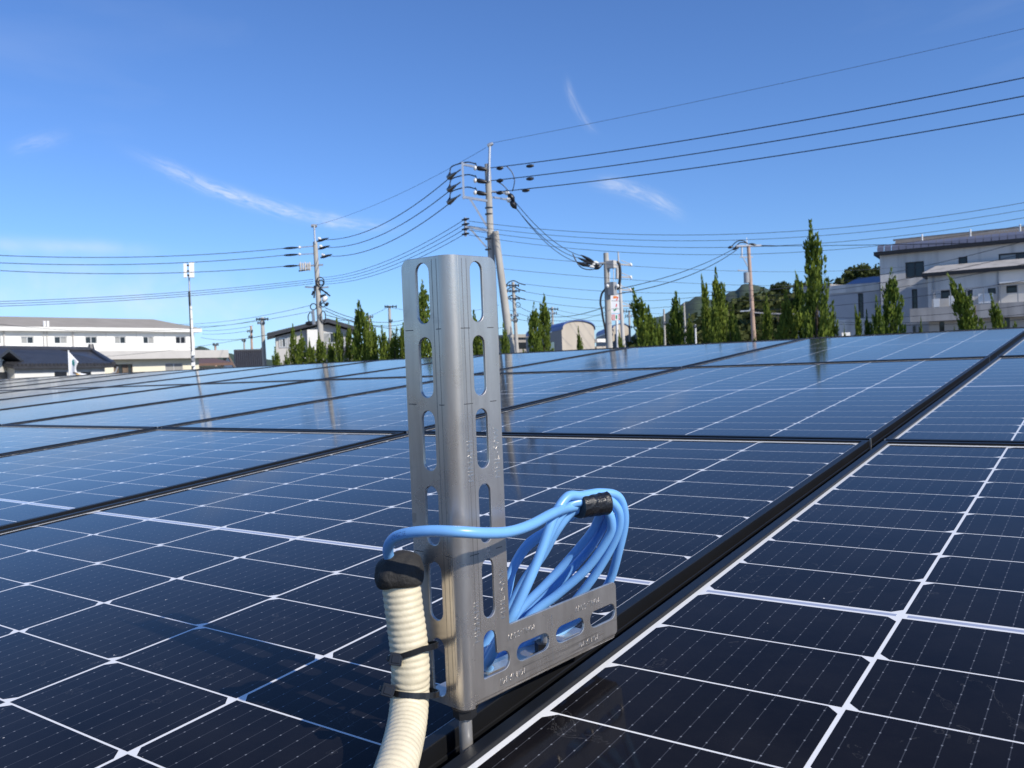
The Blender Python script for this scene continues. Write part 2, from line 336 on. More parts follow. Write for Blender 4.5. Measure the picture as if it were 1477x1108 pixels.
M_ = dict(
    cell=make_cell_mat(), sheet=make_sheet_mat('white_backsheet', (0.80, 0.80, 0.78)), ribbon=make_sheet_mat('tinned_ribbon', (0.34, 0.38, 0.50)),
    frame=plain('black_anodised', (0.008, 0.0085, 0.010), 0.42, 0.0, 0.2, 8, 0, 0.3), raw=plain('raw_aluminium', (0.62, 0.62, 0.6), 0.4, 0.8, 0.1, 30),
    steel=make_steel(), rod=plain('threadless_rod', (0.62, 0.60, 0.57), 0.3, 0.7, 0.15, 80), stamp=plain('stamped_edge', (0.66, 0.65, 0.63), 0.42, 1.0, 0.1, 60),
    pressline=plain('press_line', (0.34, 0.31, 0.28), 0.45, 0.9, 0.2, 40), mark=plain('scribed_mark', (0.12, 0.115, 0.11), 0.5, 0.6, 0.1, 60),
    nut=plain('black_nut', (0.015, 0.015, 0.016), 0.45, 0.0, 0.2, 60),
    cable=plain('blue_pvc', (0.18, 0.42, 0.79), 0.32, 0.0, 0.06, 30), tape=plain('vinyl_tape', (0.009, 0.009, 0.011), 0.28, 0.0, 0.3, 120, 0.25),
    putty=plain('black_putty', (0.022, 0.021, 0.020), 0.78, 0.0, 0.25, 60, 0.3), conduit=plain('cream_conduit', (0.67, 0.59, 0.42), 0.48, 0.0, 0.10, 70, 0.08),
    tie=plain('nylon_tie', (0.010, 0.010, 0.011), 0.3, 0.0, 0.2, 60), print=plain('cable_print', (0.02, 0.05, 0.25), 0.5),
    roofmetal=plain('dark_roof_metal', (0.05, 0.052, 0.055), 0.5, 0.3, 0.2, 2), shedwall=plain('shed_wall', (0.35, 0.34, 0.32), 0.7),
    ground=plain('ground_gravel', (0.20, 0.185, 0.16), 0.9, 0, 0.3, 0.6, 0.3), asphalt=plain('asphalt', (0.05, 0.05, 0.052), 0.85, 0, 0.25, 2),
    concrete=plain('pole_concrete', (0.42, 0.40, 0.36), 0.8, 0, 0.12, 2, 0.05, 0.3, ((0.22, 0.20, 0.18), 6, 2.5)),
    pinkpole=plain('weathered_pole', (0.44, 0.31, 0.24), 0.8, 0, 0.12, 2), galv=plain('galvanised', (0.52, 0.53, 0.54), 0.42, 0.7, 0.12, 10),
    wire=plain('wire_black', (0.012, 0.013, 0.016), 0.5), wirefar=plain('wire_grey', (0.035, 0.04, 0.05), 0.6), insul=plain('insulator_dark', (0.012, 0.012, 0.014), 0.35),
    porcelain=plain('porcelain', (0.75, 0.75, 0.73), 0.3), boxgrey=plain('transformer_grey', (0.30, 0.31, 0.32), 0.5), white=plain('white_paint', (0.78, 0.78, 0.76), 0.5, 0, 0.04),
    wallwhite=plain('white_wall', (0.74, 0.73, 0.68), 0.75, 0, 0.04, 1.2, 0, 0.3, ((0.45, 0.43, 0.40), 1.2, 0.9)), wallcream=plain('cream_wall', (0.70, 0.66, 0.52), 0.75, 0, 0.05, 1.0),
    wallgrey=plain('grey_plaster', (0.50, 0.48, 0.45), 0.8, 0, 0.07, 1.0), roofgrey=plain('grey_roof', (0.34, 0.31, 0.27), 0.9, 0, 0.1, 0.8, 0, 0.1),
    tile=plain('dark_roof_tile', (0.045, 0.046, 0.052), 0.4, 0, 0.25, 3), eaveshade=plain('eave_shade_grey', (0.36, 0.36, 0.36), 0.8), wood=plain('brown_lattice', (0.14, 0.10, 0.07), 0.7),
    brownroof=plain('brown_roof', (0.15, 0.085, 0.06), 0.6), concwall=plain('building_concrete', (0.68, 0.65, 0.60), 0.85, 0, 0.09, 0.5, 0.05, 0.3, ((0.20, 0.195, 0.19), 1.6, 1.9)),
    concdark=plain('stained_concrete', (0.42, 0.40, 0.38), 0.85, 0, 0.14, 0.6, 0.05, 0.3, ((0.14, 0.135, 0.13), 1.8, 2.4)),
    tilewall=plain('grey_tile_cladding', (0.44, 0.44, 0.45), 0.6, 0, 0.06, 0.8), beige=plain('beige_panel', (0.47, 0.42, 0.35), 0.8, 0, 0.06, 0.6, 0, 0.3, ((0.33, 0.28, 0.22), 1.2, 1.2)),
    beigeside=plain('darkened_beige_panel', (0.30, 0.275, 0.25), 0.8, 0, 0.06, 0.6), bluemetal=plain('blue_metal', (0.10, 0.15, 0.36), 0.55, 0.1), pvroof=plain('roof_solar_strip', (0.13, 0.14, 0.19), 0.35, 0, 0.1, 0.4),
    pvblue=plain('blue_solar_roof', (0.035, 0.07, 0.20), 0.3), pvedge=plain('black_fascia', (0.015, 0.015, 0.017), 0.5), louvre=plain('louvre_metal', (0.22, 0.20, 0.18), 0.6, 0.3), pane=pane_mat('window_glass'), panelit=pane_mat('curtained_glass', (0.30, 0.30, 0.29)),
    alu=plain('window_frame', (0.60, 0.60, 0.58), 0.4, 0.4), darkalu=plain('dark_window_frame', (0.03, 0.03, 0.03), 0.4), flag=plain('flag_cloth', (0.80, 0.80, 0.80), 0.9, 0, 0.03),
    teal=plain('teal_print', (0.02, 0.28, 0.24), 0.8), brownp=plain('brown_print', (0.12, 0.07, 0.03), 0.8), yellowp=plain('yellow_print', (0.75, 0.48, 0.18), 0.8),
    s_orange=plain('sign_orange', (0.85, 0.24, 0.03), 0.4), s_red=plain('sign_red', (0.72, 0.03, 0.04), 0.4), s_green=plain('sign_green', (0.01, 0.27, 0.12), 0.4), s_white=plain('sign_white', (0.82, 0.82, 0.82), 0.4, 0, 0.02), s_pink=plain('sign_pale_red', (0.70, 0.16, 0.15), 0.4),
    bark=plain('bark', (0.10, 0.075, 0.05), 0.9, 0, 0.3, 12, 0.3),
    juniper=make_leaf('juniper_foliage', (0.034, 0.072, 0.013), (0.18, 0.24, 0.034), (0.21, 0.25, 0.036)),
    broad=make_leaf('broadleaf_foliage', (0.018, 0.040, 0.010), (0.085, 0.110, 0.028), (0.11, 0.10, 0.03)),
    hillmat=plain('far_hill_forest', (0.040, 0.062, 0.030), 0.95, 0, 0.45, 0.02), hillmat2=plain('hill_floor', (0.03, 0.04, 0.018), 0.95, 0, 0.4, 0.1),
)

# ---------------------------------------------------------------- the setting
def big_ground():
    m = MB(); m.add([(-4000, -4000, 0), (4000, -4000, 0), (4000, 6000, 0), (-4000, 6000, 0)], [(0, 1, 2, 3)])
    o = m.build('ground', M_['ground']); tag(o, kind='structure')
    m = MB(); A = (-120, 31.0); m.add([(-150, 30.5, 0.004), (60, 30.5, 0.004), (60, 37.0, 0.004), (-150, 37.0, 0.004)], [(0, 1, 2, 3)])
    tag(m.build('road', M_['asphalt']), kind='structure')
big_ground()

# low shed that carries the array
shed = empty('low_shed', (0, 0, 0)); tag(shed, 'low metal-roofed shed under the solar array', 'shed')
m = MB()
R4 = MT.to_4x4(); R4.translation = OFF
m.box((-15.2, -3.9, -0.20), (2.5, 3.70, -0.15), R4)
for k in range(42):
    x = -15.1 + k * 0.42; m.box((x, -3.9, -0.1502), (x + 0.03, 3.70, -0.125), R4)
m.build('roof', M_['roofmetal'], shed)
for nm, (x0, y0, x1, y1) in dict(a=(-15.0, -3.75, 2.3, -3.6), b=(-15.0, 3.3, 2.3, 3.45), c=(-15.0, -3.6, -14.85, 3.3), d=(2.15, -3.6, 2.3, 3.3)).items():
    m = MB(); m.box((x0, y0, 0), (x1, y1, (OFF.z - 0.22 + math.tan(TILT) * y0))); m.build('wall', M_['shedwall'], shed)

# ---------------------------------------------------------------- solar panels
HX, HY = 0.567, 0.861
PU, PV = 1.1575, 1.732
U0, V0 = 0.5715, -0.877                     # centre of the nearest right-hand panel
CP, CR = 0.184, 0.0927
def frame_mesh():
    prof = [(0, -0.031), (0, -0.0105), (0.0009, -0.0098), (0.0009, -0.0088), (0, -0.0081), (0, 0.0034), (0.0006, 0.004), (0.0104, 0.004), (0.011, 0.0036), (0.011, -0.002), (0.002, -0.006), (0.002, -0.031)]
    m = MB(); vs = []
    for d, z in prof: vs += [(-HX + d, -HY + d, z), (HX - d, -HY + d, z), (HX - d, HY - d, z), (-HX + d, HY - d, z)]
    fs = []
    n = len(prof)
    for i in range(n):
        j = (i + 1) % n
        for k in range(4):
            k2 = (k + 1) % 4; fs.append((i * 4 + k, i * 4 + k2, j * 4 + k2, j * 4 + k))
    m.add(vs, fs); return m.mesh('frame', M_['frame'])
def cell_mesh():
    w, h, c, z = 0.0904, 0.0454, 0.0085, 0.0
    pts = [(-w, -h), (w, -h), (w, h - c), (w - c, h), (-w + c, h), (-w, h - c)]
    return pts, z, w, h
def mk_cell(name, flip=1):
    pts, z, w, h = cell_mesh()
    if flip < 0: pts = [(x, -y) for x, y in reversed(pts)]
    n = len(pts)
    me = bpy.data.meshes.new(name)
    me.from_pydata([(x, y, z) for x, y in pts], [], [tuple(range(n))])
    uvl = me.uv_layers.new(name='UVMap')
    for p in me.polygons:
        for li in p.loop_indices:
            co = me.vertices[me.loops[li].vertex_index].co; uvl.data[li].uv = ((co.x + w) / (2 * w), (co.y + h) / (2 * h))
    me.materials.append(M_['cell']); return me
cell_up, cell_dn = mk_cell('cell_upper_chamfer', 1), mk_cell('cell_lower_chamfer', -1)
def layout():
    for i in range(6):
        for half in (1, -1):
            for j in range(9):
                toward = (i % 2 == 0)
                # chamfered edge faces the middle strip in even columns, away in odd ones
                up = (half < 0) if toward else (half > 0)
                yield (i - 2.5) * CP, half * (0.0062 + 0.0456 + j * CR), up
def joined_cells():
    pts, z, w, h = cell_mesh(); vs = []; fs = []; uvs = []
    for x, y, up in layout():
        q = pts if up else [(a, -b) for a, b in reversed(pts)]
        b = len(vs); vs += [(x + a, y + c, z) for a, c in q]; fs.append(tuple(range(b, b + 6))); uvs += [((a + w) / (2 * w), (c + h) / (2 * h)) for a, c in q]
    me = bpy.data.meshes.new('cells'); me.from_pydata(vs, [], fs); l = me.uv_layers.new(name='UVMap')
    for i, t in enumerate(uvs): l.data[i].uv = t
    me.materials.append(M_['cell']); return me
fm, jm = frame_mesh(), joined_cells()
m = MB(); m.add([(-HX + .0105, -HY + .0105, 0), (HX - .0105, -HY + .0105, 0), (HX - .0105, HY - .0105, 0), (-HX + .0105, HY - .0105, 0)], [(0, 1, 2, 3)]); sheet_me = m.mesh('backsheet', M_['sheet'])
m = MB(); m.box((-0.0875, -0.0026, -0.0001), (0.0875, 0.0026, 0.00005)); ribbon_me = m.mesh('ribbon', M_['ribbon'])
m = MB(); m.box((-0.0022, -0.0006, -0.031), (0.0004, 0.0020, 0.0043)); end_me = m.mesh('frame_end', M_['raw'])
COLS = ['right of the big gap beside the bracket', 'directly behind the bracket', 'second column to the left of the bracket gap', 'third column left of the bracket gap', 'fourth column left of the bracket gap',
        'fifth column left of the bracket gap', 'sixth column left of the bracket gap', 'seventh column left of the bracket gap', 'eighth column left of the bracket gap', 'ninth column left of the bracket gap',
        'tenth column left of the bracket gap', 'eleventh column left of the bracket gap']
ROWS = {-1: 'nearest row', 0: 'middle row', 1: 'farthest row'}
detailed = {(-1, 0), (-1, 1), (-1, 2), (-1, 3), (0, 0), (0, 1), (0, 2), (0, 3), (1, 0), (1, 1)}
for r in (-1, 0, 1):
    for k in range(-1, 12):
        if r == -1 and k > 5: continue
        rt = empty('solar_panel', UVW(U0 - PU * k, V0 + PV * (r + 1), random.uniform(-0.0007, 0.0007)))
        rt.rotation_euler = (TILT + random.uniform(-0.0008, 0.0008), random.uniform(-0.0008, 0.0008), 0)
        tag(rt, 'black-framed solar panel, %s, %s' % (ROWS[r], COLS[k] if k >= 0 else 'outermost column on the right of the big gap'), 'solar panel', 'solar panels of the array')
        link('frame', fm, rt); link('backsheet', sheet_me, rt)
        for sx in (HX, -HX + 0.0018): link('frame_end', end_me, rt, (sx, -HY, 0))
        for i in range(6): link('ribbon', ribbon_me, rt, ((i - 2.5) * CP, 0, 0.0))
        if (r, k) in detailed:
            for x, y, up in layout(): link('cell', cell_up if up else cell_dn, rt, (x, y, 0.00006))
        else: tag(link('cells', jm, rt, (0, 0, 0.00006)), kind='stuff')

# ---------------------------------------------------------------- slotted steel bracket
KB = 0.96
def PB(x, y, d): return PX(x, y, d * KB)
BO = UVW(0.005, -1.2325, 0.0267)
RB = Matrix(((0.99426, 0.10538, 0.01851), (-0.10622, 0.99299, 0.05193), (-0.01291, -0.05360, 0.99848)))
RBW = MT @ RB
# bracket axes: x = away from the horizontal leg plane's back (e2 = -x), y = along the horizontal leg, z = up
def BL(a, b, c): return BO + RBW @ Vector((-b, a, c)) * KB       # a along leg, b along flange, c up (metres)
bracket = empty('slotted_bracket', BO); bracket.rotation_euler = RBW.to_euler(); bracket.scale = (KB, KB, KB)
tag(bracket, 'slotted grey steel corner bracket standing upright in the gap between solar panels', 'bracket')
T_ = 0.0022; H_ = 0.3167; FW = 0.0482; PW = 0.0474; LL = 0.1828; LH = 0.0494; BR = 0.009
def slot(cx, cy, half_l, hw, vertical, n=8):
    pts = []
    for s in (1, -1):
        for k in range(n + 1):
            a = math.pi * k / n
            dx, dy = hw * math.cos(a), s * (half_l - hw) + s * hw * math.sin(a)
            dx *= s
            pts.append((cx + dx, cy + dy) if vertical else (cx - dy, cy + dx))
    return pts
def rounded(poly, radii, n=5):
    out = []; L = len(poly)
    for i, (p, r) in enumerate(zip(poly, radii)):
        p = Vector(p); a = Vector(poly[i - 1]); b = Vector(poly[(i + 1) % L])
        if r <= 0: out.append(tuple(p)); continue
        da, db = (a - p).normalized(), (b - p).normalized(); ang = da.angle(db); t = r / math.tan(ang / 2)
        c = p + (da + db).normalized() * (r / math.sin(ang / 2)); s0, s1 = p + da * t - c, p + db * t - c
        sgn = 1 if s0.x * s1.y - s0.y * s1.x > 0 else -1; tot = math.acos(max(-1, min(1, s0.normalized().dot(s1.normalized()))))
        for k in range(n + 1):
            th = sgn * tot * k / n; out.append((c.x + s0.x * math.cos(th) - s0.y * math.sin(th), c.y + s0.x * math.sin(th) + s0.y * math.cos(th)))
    return out
def plate(outline, holes, thick, bevel=0.0004):
    """flat plate in xy with holes, thickness along z, edges softened; returns verts, faces"""
    cu = bpy.data.curves.new('tmp', 'CURVE'); cu.dimensions = '2D'; cu.fill_mode = 'BOTH'; cu.extrude = thick / 2 - bevel; cu.bevel_depth = bevel; cu.bevel_resolution = 1; cu.offset = -bevel
    for poly in [outline] + holes:
        sp = cu.splines.new('POLY'); sp.points.add(len(poly) - 1); sp.use_cyclic_u = True
        for q, p in zip(sp.points, poly): q.co = (p[0], p[1], 0, 1)
    ob = bpy.data.objects.new('tmp', cu); col.objects.link(ob)
    me = bpy.data.meshes.new_from_object(ob.evaluated_get(bpy.context.evaluated_depsgraph_get()))
    vs = [v.co.copy() for v in me.vertices]; fs = [tuple(p.vertices) for p in me.polygons]
    bpy.data.objects.remove(ob); bpy.data.curves.remove(cu); bpy.data.meshes.remove(me)
    return vs, fs
def bvec(a, b, c): return Vector((-b, a, c))
SZ = [0.2917, 0.2400, 0.1885, 0.1352, 0.0812]
mb = MB()
# L-shaped face (a, c): vertical leg and horizontal leg
out = rounded([(BR, BR * 0.45), (LL, BR * 0.45), (LL, LH), (PW, LH), (PW, H_), (BR, H_)], [0, 0.004, 0.005, 0.0012, 0.007, 0])
corner = rounded([(0.0185, 0.0178), (0.0465, 0.0178), (0.0465, 0.0318), (0.0335, 0.0318), (0.0325, 0.0505), (0.0200, 0.0505)], [0.0012, 0.0068, 0.0068, 0.0012, 0.006, 0.006])
holes = [slot(0.0268, z, 0.0211, 0.0060, True) for z in SZ] + [corner] + [slot(cx, 0.0250, hl, 0.0066, False) for cx, hl in ((0.0732, 0.0190), (0.1187, 0.0182), (0.1628, 0.0178))]
vs, fs = plate(out, holes, T_)
mb.add([bvec(q.x, -(q.z - T_ / 2) , q.y) for q in vs], [tuple(reversed(f)) for f in fs])
# vertical flange (b, c)
out = rounded([(BR, 0.0), (FW, 0.0), (FW, H_), (BR, H_)], [0, 0.006, 0.007, 0])
holes = [slot(0.0265, z, 0.0211, 0.0066, True) for z in SZ + [0.0262]]
vs, fs = plate(out, holes, T_)
mb.add([bvec(q.z + T_ / 2, q.x, q.y) for q in vs], fs)
# rounded fold between them
nb = 14
ringo, ringi = [], []
for k in range(nb + 1):
    a = math.pi / 2 * k / nb; cx, cy = BR, BR
    ringo.append((cx - BR * math.cos(a), cy - BR * math.sin(a))); ringi.append((cx - (BR - T_) * math.cos(a), cy - (BR - T_) * math.sin(a)))
# ring runs from (a=0,b=BR) to (a=BR,b=0)
vs = []
for (a0, b0), (a1, b1) in zip(ringo, ringi): vs += [bvec(a0, b0, 0.0), bvec(a0, b0, H_), bvec(a1, b1, H_), bvec(a1, b1, 0.0)]
fs = []
for k in range(nb):
    q = k * 4
    for i in range(4): fs.append((q + i, q + 4 + i, q + 4 + (i + 1) % 4, q + (i + 1) % 4))
mb.add(vs, fs)
# bottom flange turned inward under the horizontal leg, with its own small fold
br2 = BR * 0.45
vs = []
for k in range(7):
    a = math.pi / 2 * k / 6
    for rr in (br2, br2 - T_ * 0.9): vs += [bvec(BR, br2 - rr * math.cos(a), br2 - rr * math.sin(a)), bvec(LL - 0.004, br2 - rr * math.cos(a), br2 - rr * math.sin(a))]
fs = []
for k in range(6):
    q = k * 4; fs += [(q, q + 1, q + 5, q + 4), (q + 2, q + 6, q + 7, q + 3), (q, q + 4, q + 6, q + 2), (q + 1, q + 3, q + 7, q + 5)]
mb.add(vs, fs)
vs, fs = plate(rounded([(0.0035, br2), (LL - 0.004, br2), (LL - 0.004, FW), (0.0035, FW)], [0, 0, 0.006, 0.003]), [slot(cx, 0.026, 0.018, 0.006, False) for cx in (0.07, 0.1187, 0.1628)], T_)
mb.add([bvec(q.x, q.y, q.z + T_ / 2) for q in vs], [tuple(reversed(f)) for f in fs])
body = link('body', mb.mesh('body', M_['steel']), bracket)
bm = bmesh.new(); bm.from_mesh(body.data); bmesh.ops.remove_doubles(bm, verts=bm.verts, dist=1e-5); bmesh.ops.recalc_face_normals(bm, faces=bm.faces); bm.to_mesh(body.data); bm.free()
autosmooth(body, 14)

# pressed lettering and scribed marks, each a fraction of a millimetre proud
def text_mesh(txt, size):
    cu = bpy.data.curves.new('txt', 'FONT'); cu.body = txt; cu.size = size; cu.align_x = 'CENTER'; cu.align_y = 'CENTER'; cu.extrude = 0.00013; cu.space_character = 1.12; cu.offset = -size * 0.012; cu.resolution_u = 2
    ob = bpy.data.objects.new('txt', cu); col.objects.link(ob)
    me = bpy.data.meshes.new_from_object(ob.evaluated_get(bpy.context.evaluated_depsgraph_get()))
    bpy.data.objects.remove(ob); bpy.data.curves.remove(cu); return me
def stamp(txt, size, a, c, deg, sq=1.0):
    me = text_mesh(txt, size); th = math.radians(deg)
    for v in me.vertices:
        x, y, z = v.co.x * sq, v.co.y, v.co.z
        v.co = bvec(a + x * math.cos(th) - y * math.sin(th), -0.00008 - z, c + x * math.sin(th) + y * math.cos(th))
    me.materials.append(M_['stamp']); link('lettering', me, bracket)
stamp('MHL-50W', 0.0078, 0.0412, 0.1765, 90); stamp('MHL-50W', 0.0078, 0.0412, 0.0735, 90)
stamp('MINAMI', 0.0078, 0.0138, 0.1740, 90); stamp('MINAMI', 0.0078, 0.0138, 0.0600, 90)
stamp('MHL-50W', 0.0066, 0.0600, 0.0400, 180); stamp('MHL-50W', 0.0070, 0.1420, 0.0395, 180)
stamp('MINAMI', 0.0074, 0.0490, 0.0100, 180); stamp('MINAMI', 0.0070, 0.1420, 0.0092, 180)
for z in (0.2665, 0.2140, 0.1080):
    q = MB(); q.box((-0.046, -0.0001, z - 0.0003), (-0.038, 0.001, z + 0.0003)); q.box((-0.0145, -0.0001, z - 0.0003), (-0.0095, 0.001, z + 0.0003)); link('scribe_line', q.mesh('scribe_line', M_['mark']), bracket)
    q = MB(); q.box((-0.001, 0.0095, z - 0.0003), (0.0001, 0.0185, z + 0.0003)); q.box((-0.001, 0.036, z - 0.0003), (0.0001, 0.0425, z + 0.0003)); link('scribe_line', q.mesh('scribe_line', M_['mark']), bracket)
for z0, z1 in ((0.033, 0.044), (0.007, 0.017)):
    q = MB(); q.box((-0.001, 0.0955, z0), (0.0001, 0.0961, z1)); link('scribe_line', q.mesh('scribe_line', M_['stamp']), bracket)

for a0 in (0.0128, 0.0172):
    q = MB(); q.box((-0.001, a0 - 0.00028, 0.052), (0.00006, a0 + 0.00028, H_ - 0.002)); link('press_line', q.mesh('press_line', M_['pressline']), bracket)
for b0 in (0.0120, 0.0165):
    q = MB(); q.box((-b0 - 0.00028, -0.00006, 0.004), (-b0 + 0.00028, 0.001, H_ - 0.002)); link('press_line', q.mesh('press_line', M_['pressline']), bracket)

# bolt that holds the bracket: rod down into the gap, nut under the corner
bolt = empty('mounting_bolt', BL(0.008, 0.010, -0.060)); tag(bolt, 'short steel rod and black nut under the bracket corner', 'bolt')
m = MB(); p0, p1 = BL(0.008, 0.010, -0.090), BL(0.008, 0.010, 0.012); m.tube([p0, p1], 0.0046, 20)
o = m.build('rod', M_['rod'], bolt); autosmooth(o)
m = MB()
ax = RBW
ring = lambda r, c, n=6: [BL(0.008 + r * math.cos(2 * math.pi * k / n + 0.3), 0.010 + r * math.sin(2 * math.pi * k / n + 0.3), c) for k in range(n)]
for lo, hi, r, n in ((-0.0078, -0.0012, 0.0084, 6), (-0.0011, -0.0002, 0.0096, 24)):
    m.add(ring(r, lo, n) + ring(r, hi, n), [(k, (k + 1) % n, (k + 1) % n + n, k + n) for k in range(n)] + [tuple(reversed(range(n))), tuple(range(n, 2 * n))])
m.build('nut', M_['nut'], bolt)
bolt2 = empty('rear_bolt', BL(0.1187, 0.026, 0.0)); tag(bolt2, 'small dark bolt seen through the third slot of the horizontal leg', 'bolt')
m = MB(); ring2 = lambda r, c, n: [BL(0.1187 + r * math.cos(2 * math.pi * k / n), 0.026 + r * math.sin(2 * math.pi * k / n), c) for k in range(n)]
m.add(ring2(0.0095, 0.0024, 6) + ring2(0.0095, 0.0105, 6), [(k, (k + 1) % 6, (k + 1) % 6 + 6, k + 6) for k in range(6)] + [tuple(reversed(range(6))), tuple(range(6, 12))]); m.build('nut', M_['nut'], bolt2)
m = MB(); m.tube([BL(0.1187, 0.026, -0.001), BL(0.1187, 0.026, 0.022)], 0.0042, 16); autosmooth(m.build('rod', M_['rod'], bolt2))

# ---------------------------------------------------------------- cream corrugated conduit
cpts = [BL(-0.0150, 0.0480, 0.106), BL(-0.0152, 0.0462, 0.085), BL(-0.0152, 0.0430, 0.055), BL(-0.0150, 0.0395, 0.028), BL(-0.0155, 0.0385, 0.005), BL(-0.0200, 0.0400, -0.004), ]
cpts = [PB(578, 838, 0.598), PB(583, 880, 0.598), PB(589, 925, 0.598), PB(592, 965, 0.598), PB(591, 1005, 0.598), PB(586, 1050, 0.578), PB(571, 1108, 0.540), PB(545, 1170, 0.505), PB(500, 1240, 0.465)]
path = spline(cpts, 40)
# resample evenly, ribs every 2.6 mm
def resample(pts, step):
    out = [pts[0]]; acc = 0.0
    for a, b in zip(pts[:-1], pts[1:]):
        d = (b - a).length; t = step - acc
        while t <= d: out.append(a.lerp(b, t / d)); t += step
        acc = (acc + d) % step
    return out
path = resample(path, 0.00072); rad = []
for i in range(len(path)):
    ph = (i % 6) / 6; rad.append(0.0126 + 0.0005 * (0.5 - 0.5 * math.cos(2 * math.pi * ph)) ** 0.7)
m = MB(); m.tube(path, rad, 36)
o = m.build('corrugated_conduit', M_['conduit'], None, True); tag(o, 'cream corrugated flexible conduit tied to the bracket flange', 'conduit')

# black putty that seals its top
def blob(center, ax_r, name, seed, mat):
    bm = bmesh.new(); bmesh.ops.create_icosphere(bm, subdivisions=4, radius=1.0)
    fwd = ray(578, 825).normalized(); up = (RBW @ Vector((0, 0, 1))); rt = fwd.cross(up).normalized(); up = rt.cross(fwd)
    for v in bm.verts:
        c = v.co.copy(); n1 = noise.noise(c * 1.3 + Vector((seed, 0, 0))); n2 = noise.noise(c * 3.1 + Vector((0, seed, 0)))
        k = 1 + 0.13 * n1 + 0.05 * n2
        x, y, z = c.x * ax_r[0] * k, c.y * ax_r[1] * k, c.z * ax_r[2] * k
        if z < -0.55 * ax_r[2]: z = -0.55 * ax_r[2] + (z + 0.55 * ax_r[2]) * 0.35
        x += 0.10 * z
        v.co = rt * x + fwd * y + up * z
    me = bpy.data.meshes.new(name); bm.to_mesh(me); bm.free(); me.materials.append(mat)
    me.polygons.foreach_set('use_smooth', [True] * len(me.polygons))
    o = link(name, me); o.location = center; return o
o = blob(PB(577, 827, 0.596), (0.0168, 0.0160, 0.0152), 'putty_plug', 3.3, M_['putty']); tag(o, 'lump of black sealing putty on top of the cream conduit', 'putty')

# cable ties round conduit and flange
def tie(i, c_px, d, tiltv, head_px, label):
    e = empty('cable_tie', PB(*c_px, d)); tag(e, label, 'cable tie', 'cable ties on the conduit')
    axis = (path[min(range(len(path)), key=lambda k: (path[k] - PB(*c_px, d)).length) + 6] - path[min(range(len(path)), key=lambda k: (path[k] - PB(*c_px, d)).length) - 6]).normalized()
    ctr = path[min(range(len(path)), key=lambda k: (path[k] - PB(*c_px, d)).length)]
    fx = (RBW @ Vector((1, 0, 0))); fx = (fx - axis * fx.dot(axis)).normalized(); fy = axis.cross(fx)
    m = MB(); n = 40; vs = []; fs = []
    for k in range(n):
        a = 2 * math.pi * k / n
        d3 = fx * math.cos(a) + fy * math.sin(a)
        r = 0.0140
        # pulled out through the slot towards the flange behind
        back = max(0.0, d3.dot(RBW @ Vector((0, 1, 0)))); side = max(0.0, d3.dot(RBW @ Vector((1, 0, 0))))
        r += 0.004 * back + 0.004 * side * back
        for rr, z in ((r, -0.0019), (r, 0.0019), (r + 0.0011, 0.0019), (r + 0.0011, -0.0019)):
            vs.append(ctr + d3 * rr + axis * (z + tiltv * d3.dot(RBW @ Vector((1, 0, 0))) * 0.012))
    for k in range(n):
        for j in range(4): fs.append((k * 4 + j, ((k + 1) % n) * 4 + j, ((k + 1) % n) * 4 + (j + 1) % 4, k * 4 + (j + 1) % 4))
    m.add(vs, fs); m.build('strap', M_['tie'], e)
    hp = PB(*head_px, d - 0.0135)
    m = MB(); fw = ray(*head_px).normalized(); up = axis if axis.z > 0 else -axis; rt = fw.cross(up).normalized(); up = rt.cross(fw)
    Mx = Matrix((rt, fw, up)).transposed().to_4x4() @ Matrix.Rotation(0.25, 4, 'Y'); Mx.translation = hp
    m.box((-0.0042, -0.003, -0.0040), (0.0042, 0.004, 0.0040), Mx); m.box((-0.0028, -0.0036, -0.0026), (0.0028, -0.0028, 0.0026), Mx)
    m.box((-0.0062, 0.000, -0.0014), (-0.004, 0.0012, 0.0016), Mx); hd = m.build('head', M_['tie'], e)
    bv = hd.modifiers.new('bevel', 'BEVEL'); bv.width = 0.0006; bv.segments = 2
tie(0, (590, 941), 0.598, -0.35, (571, 951), 'upper black cable tie round the cream conduit')
tie(1, (592, 999), 0.598, 0.1, (560, 996), 'lower black cable tie round the cream conduit')

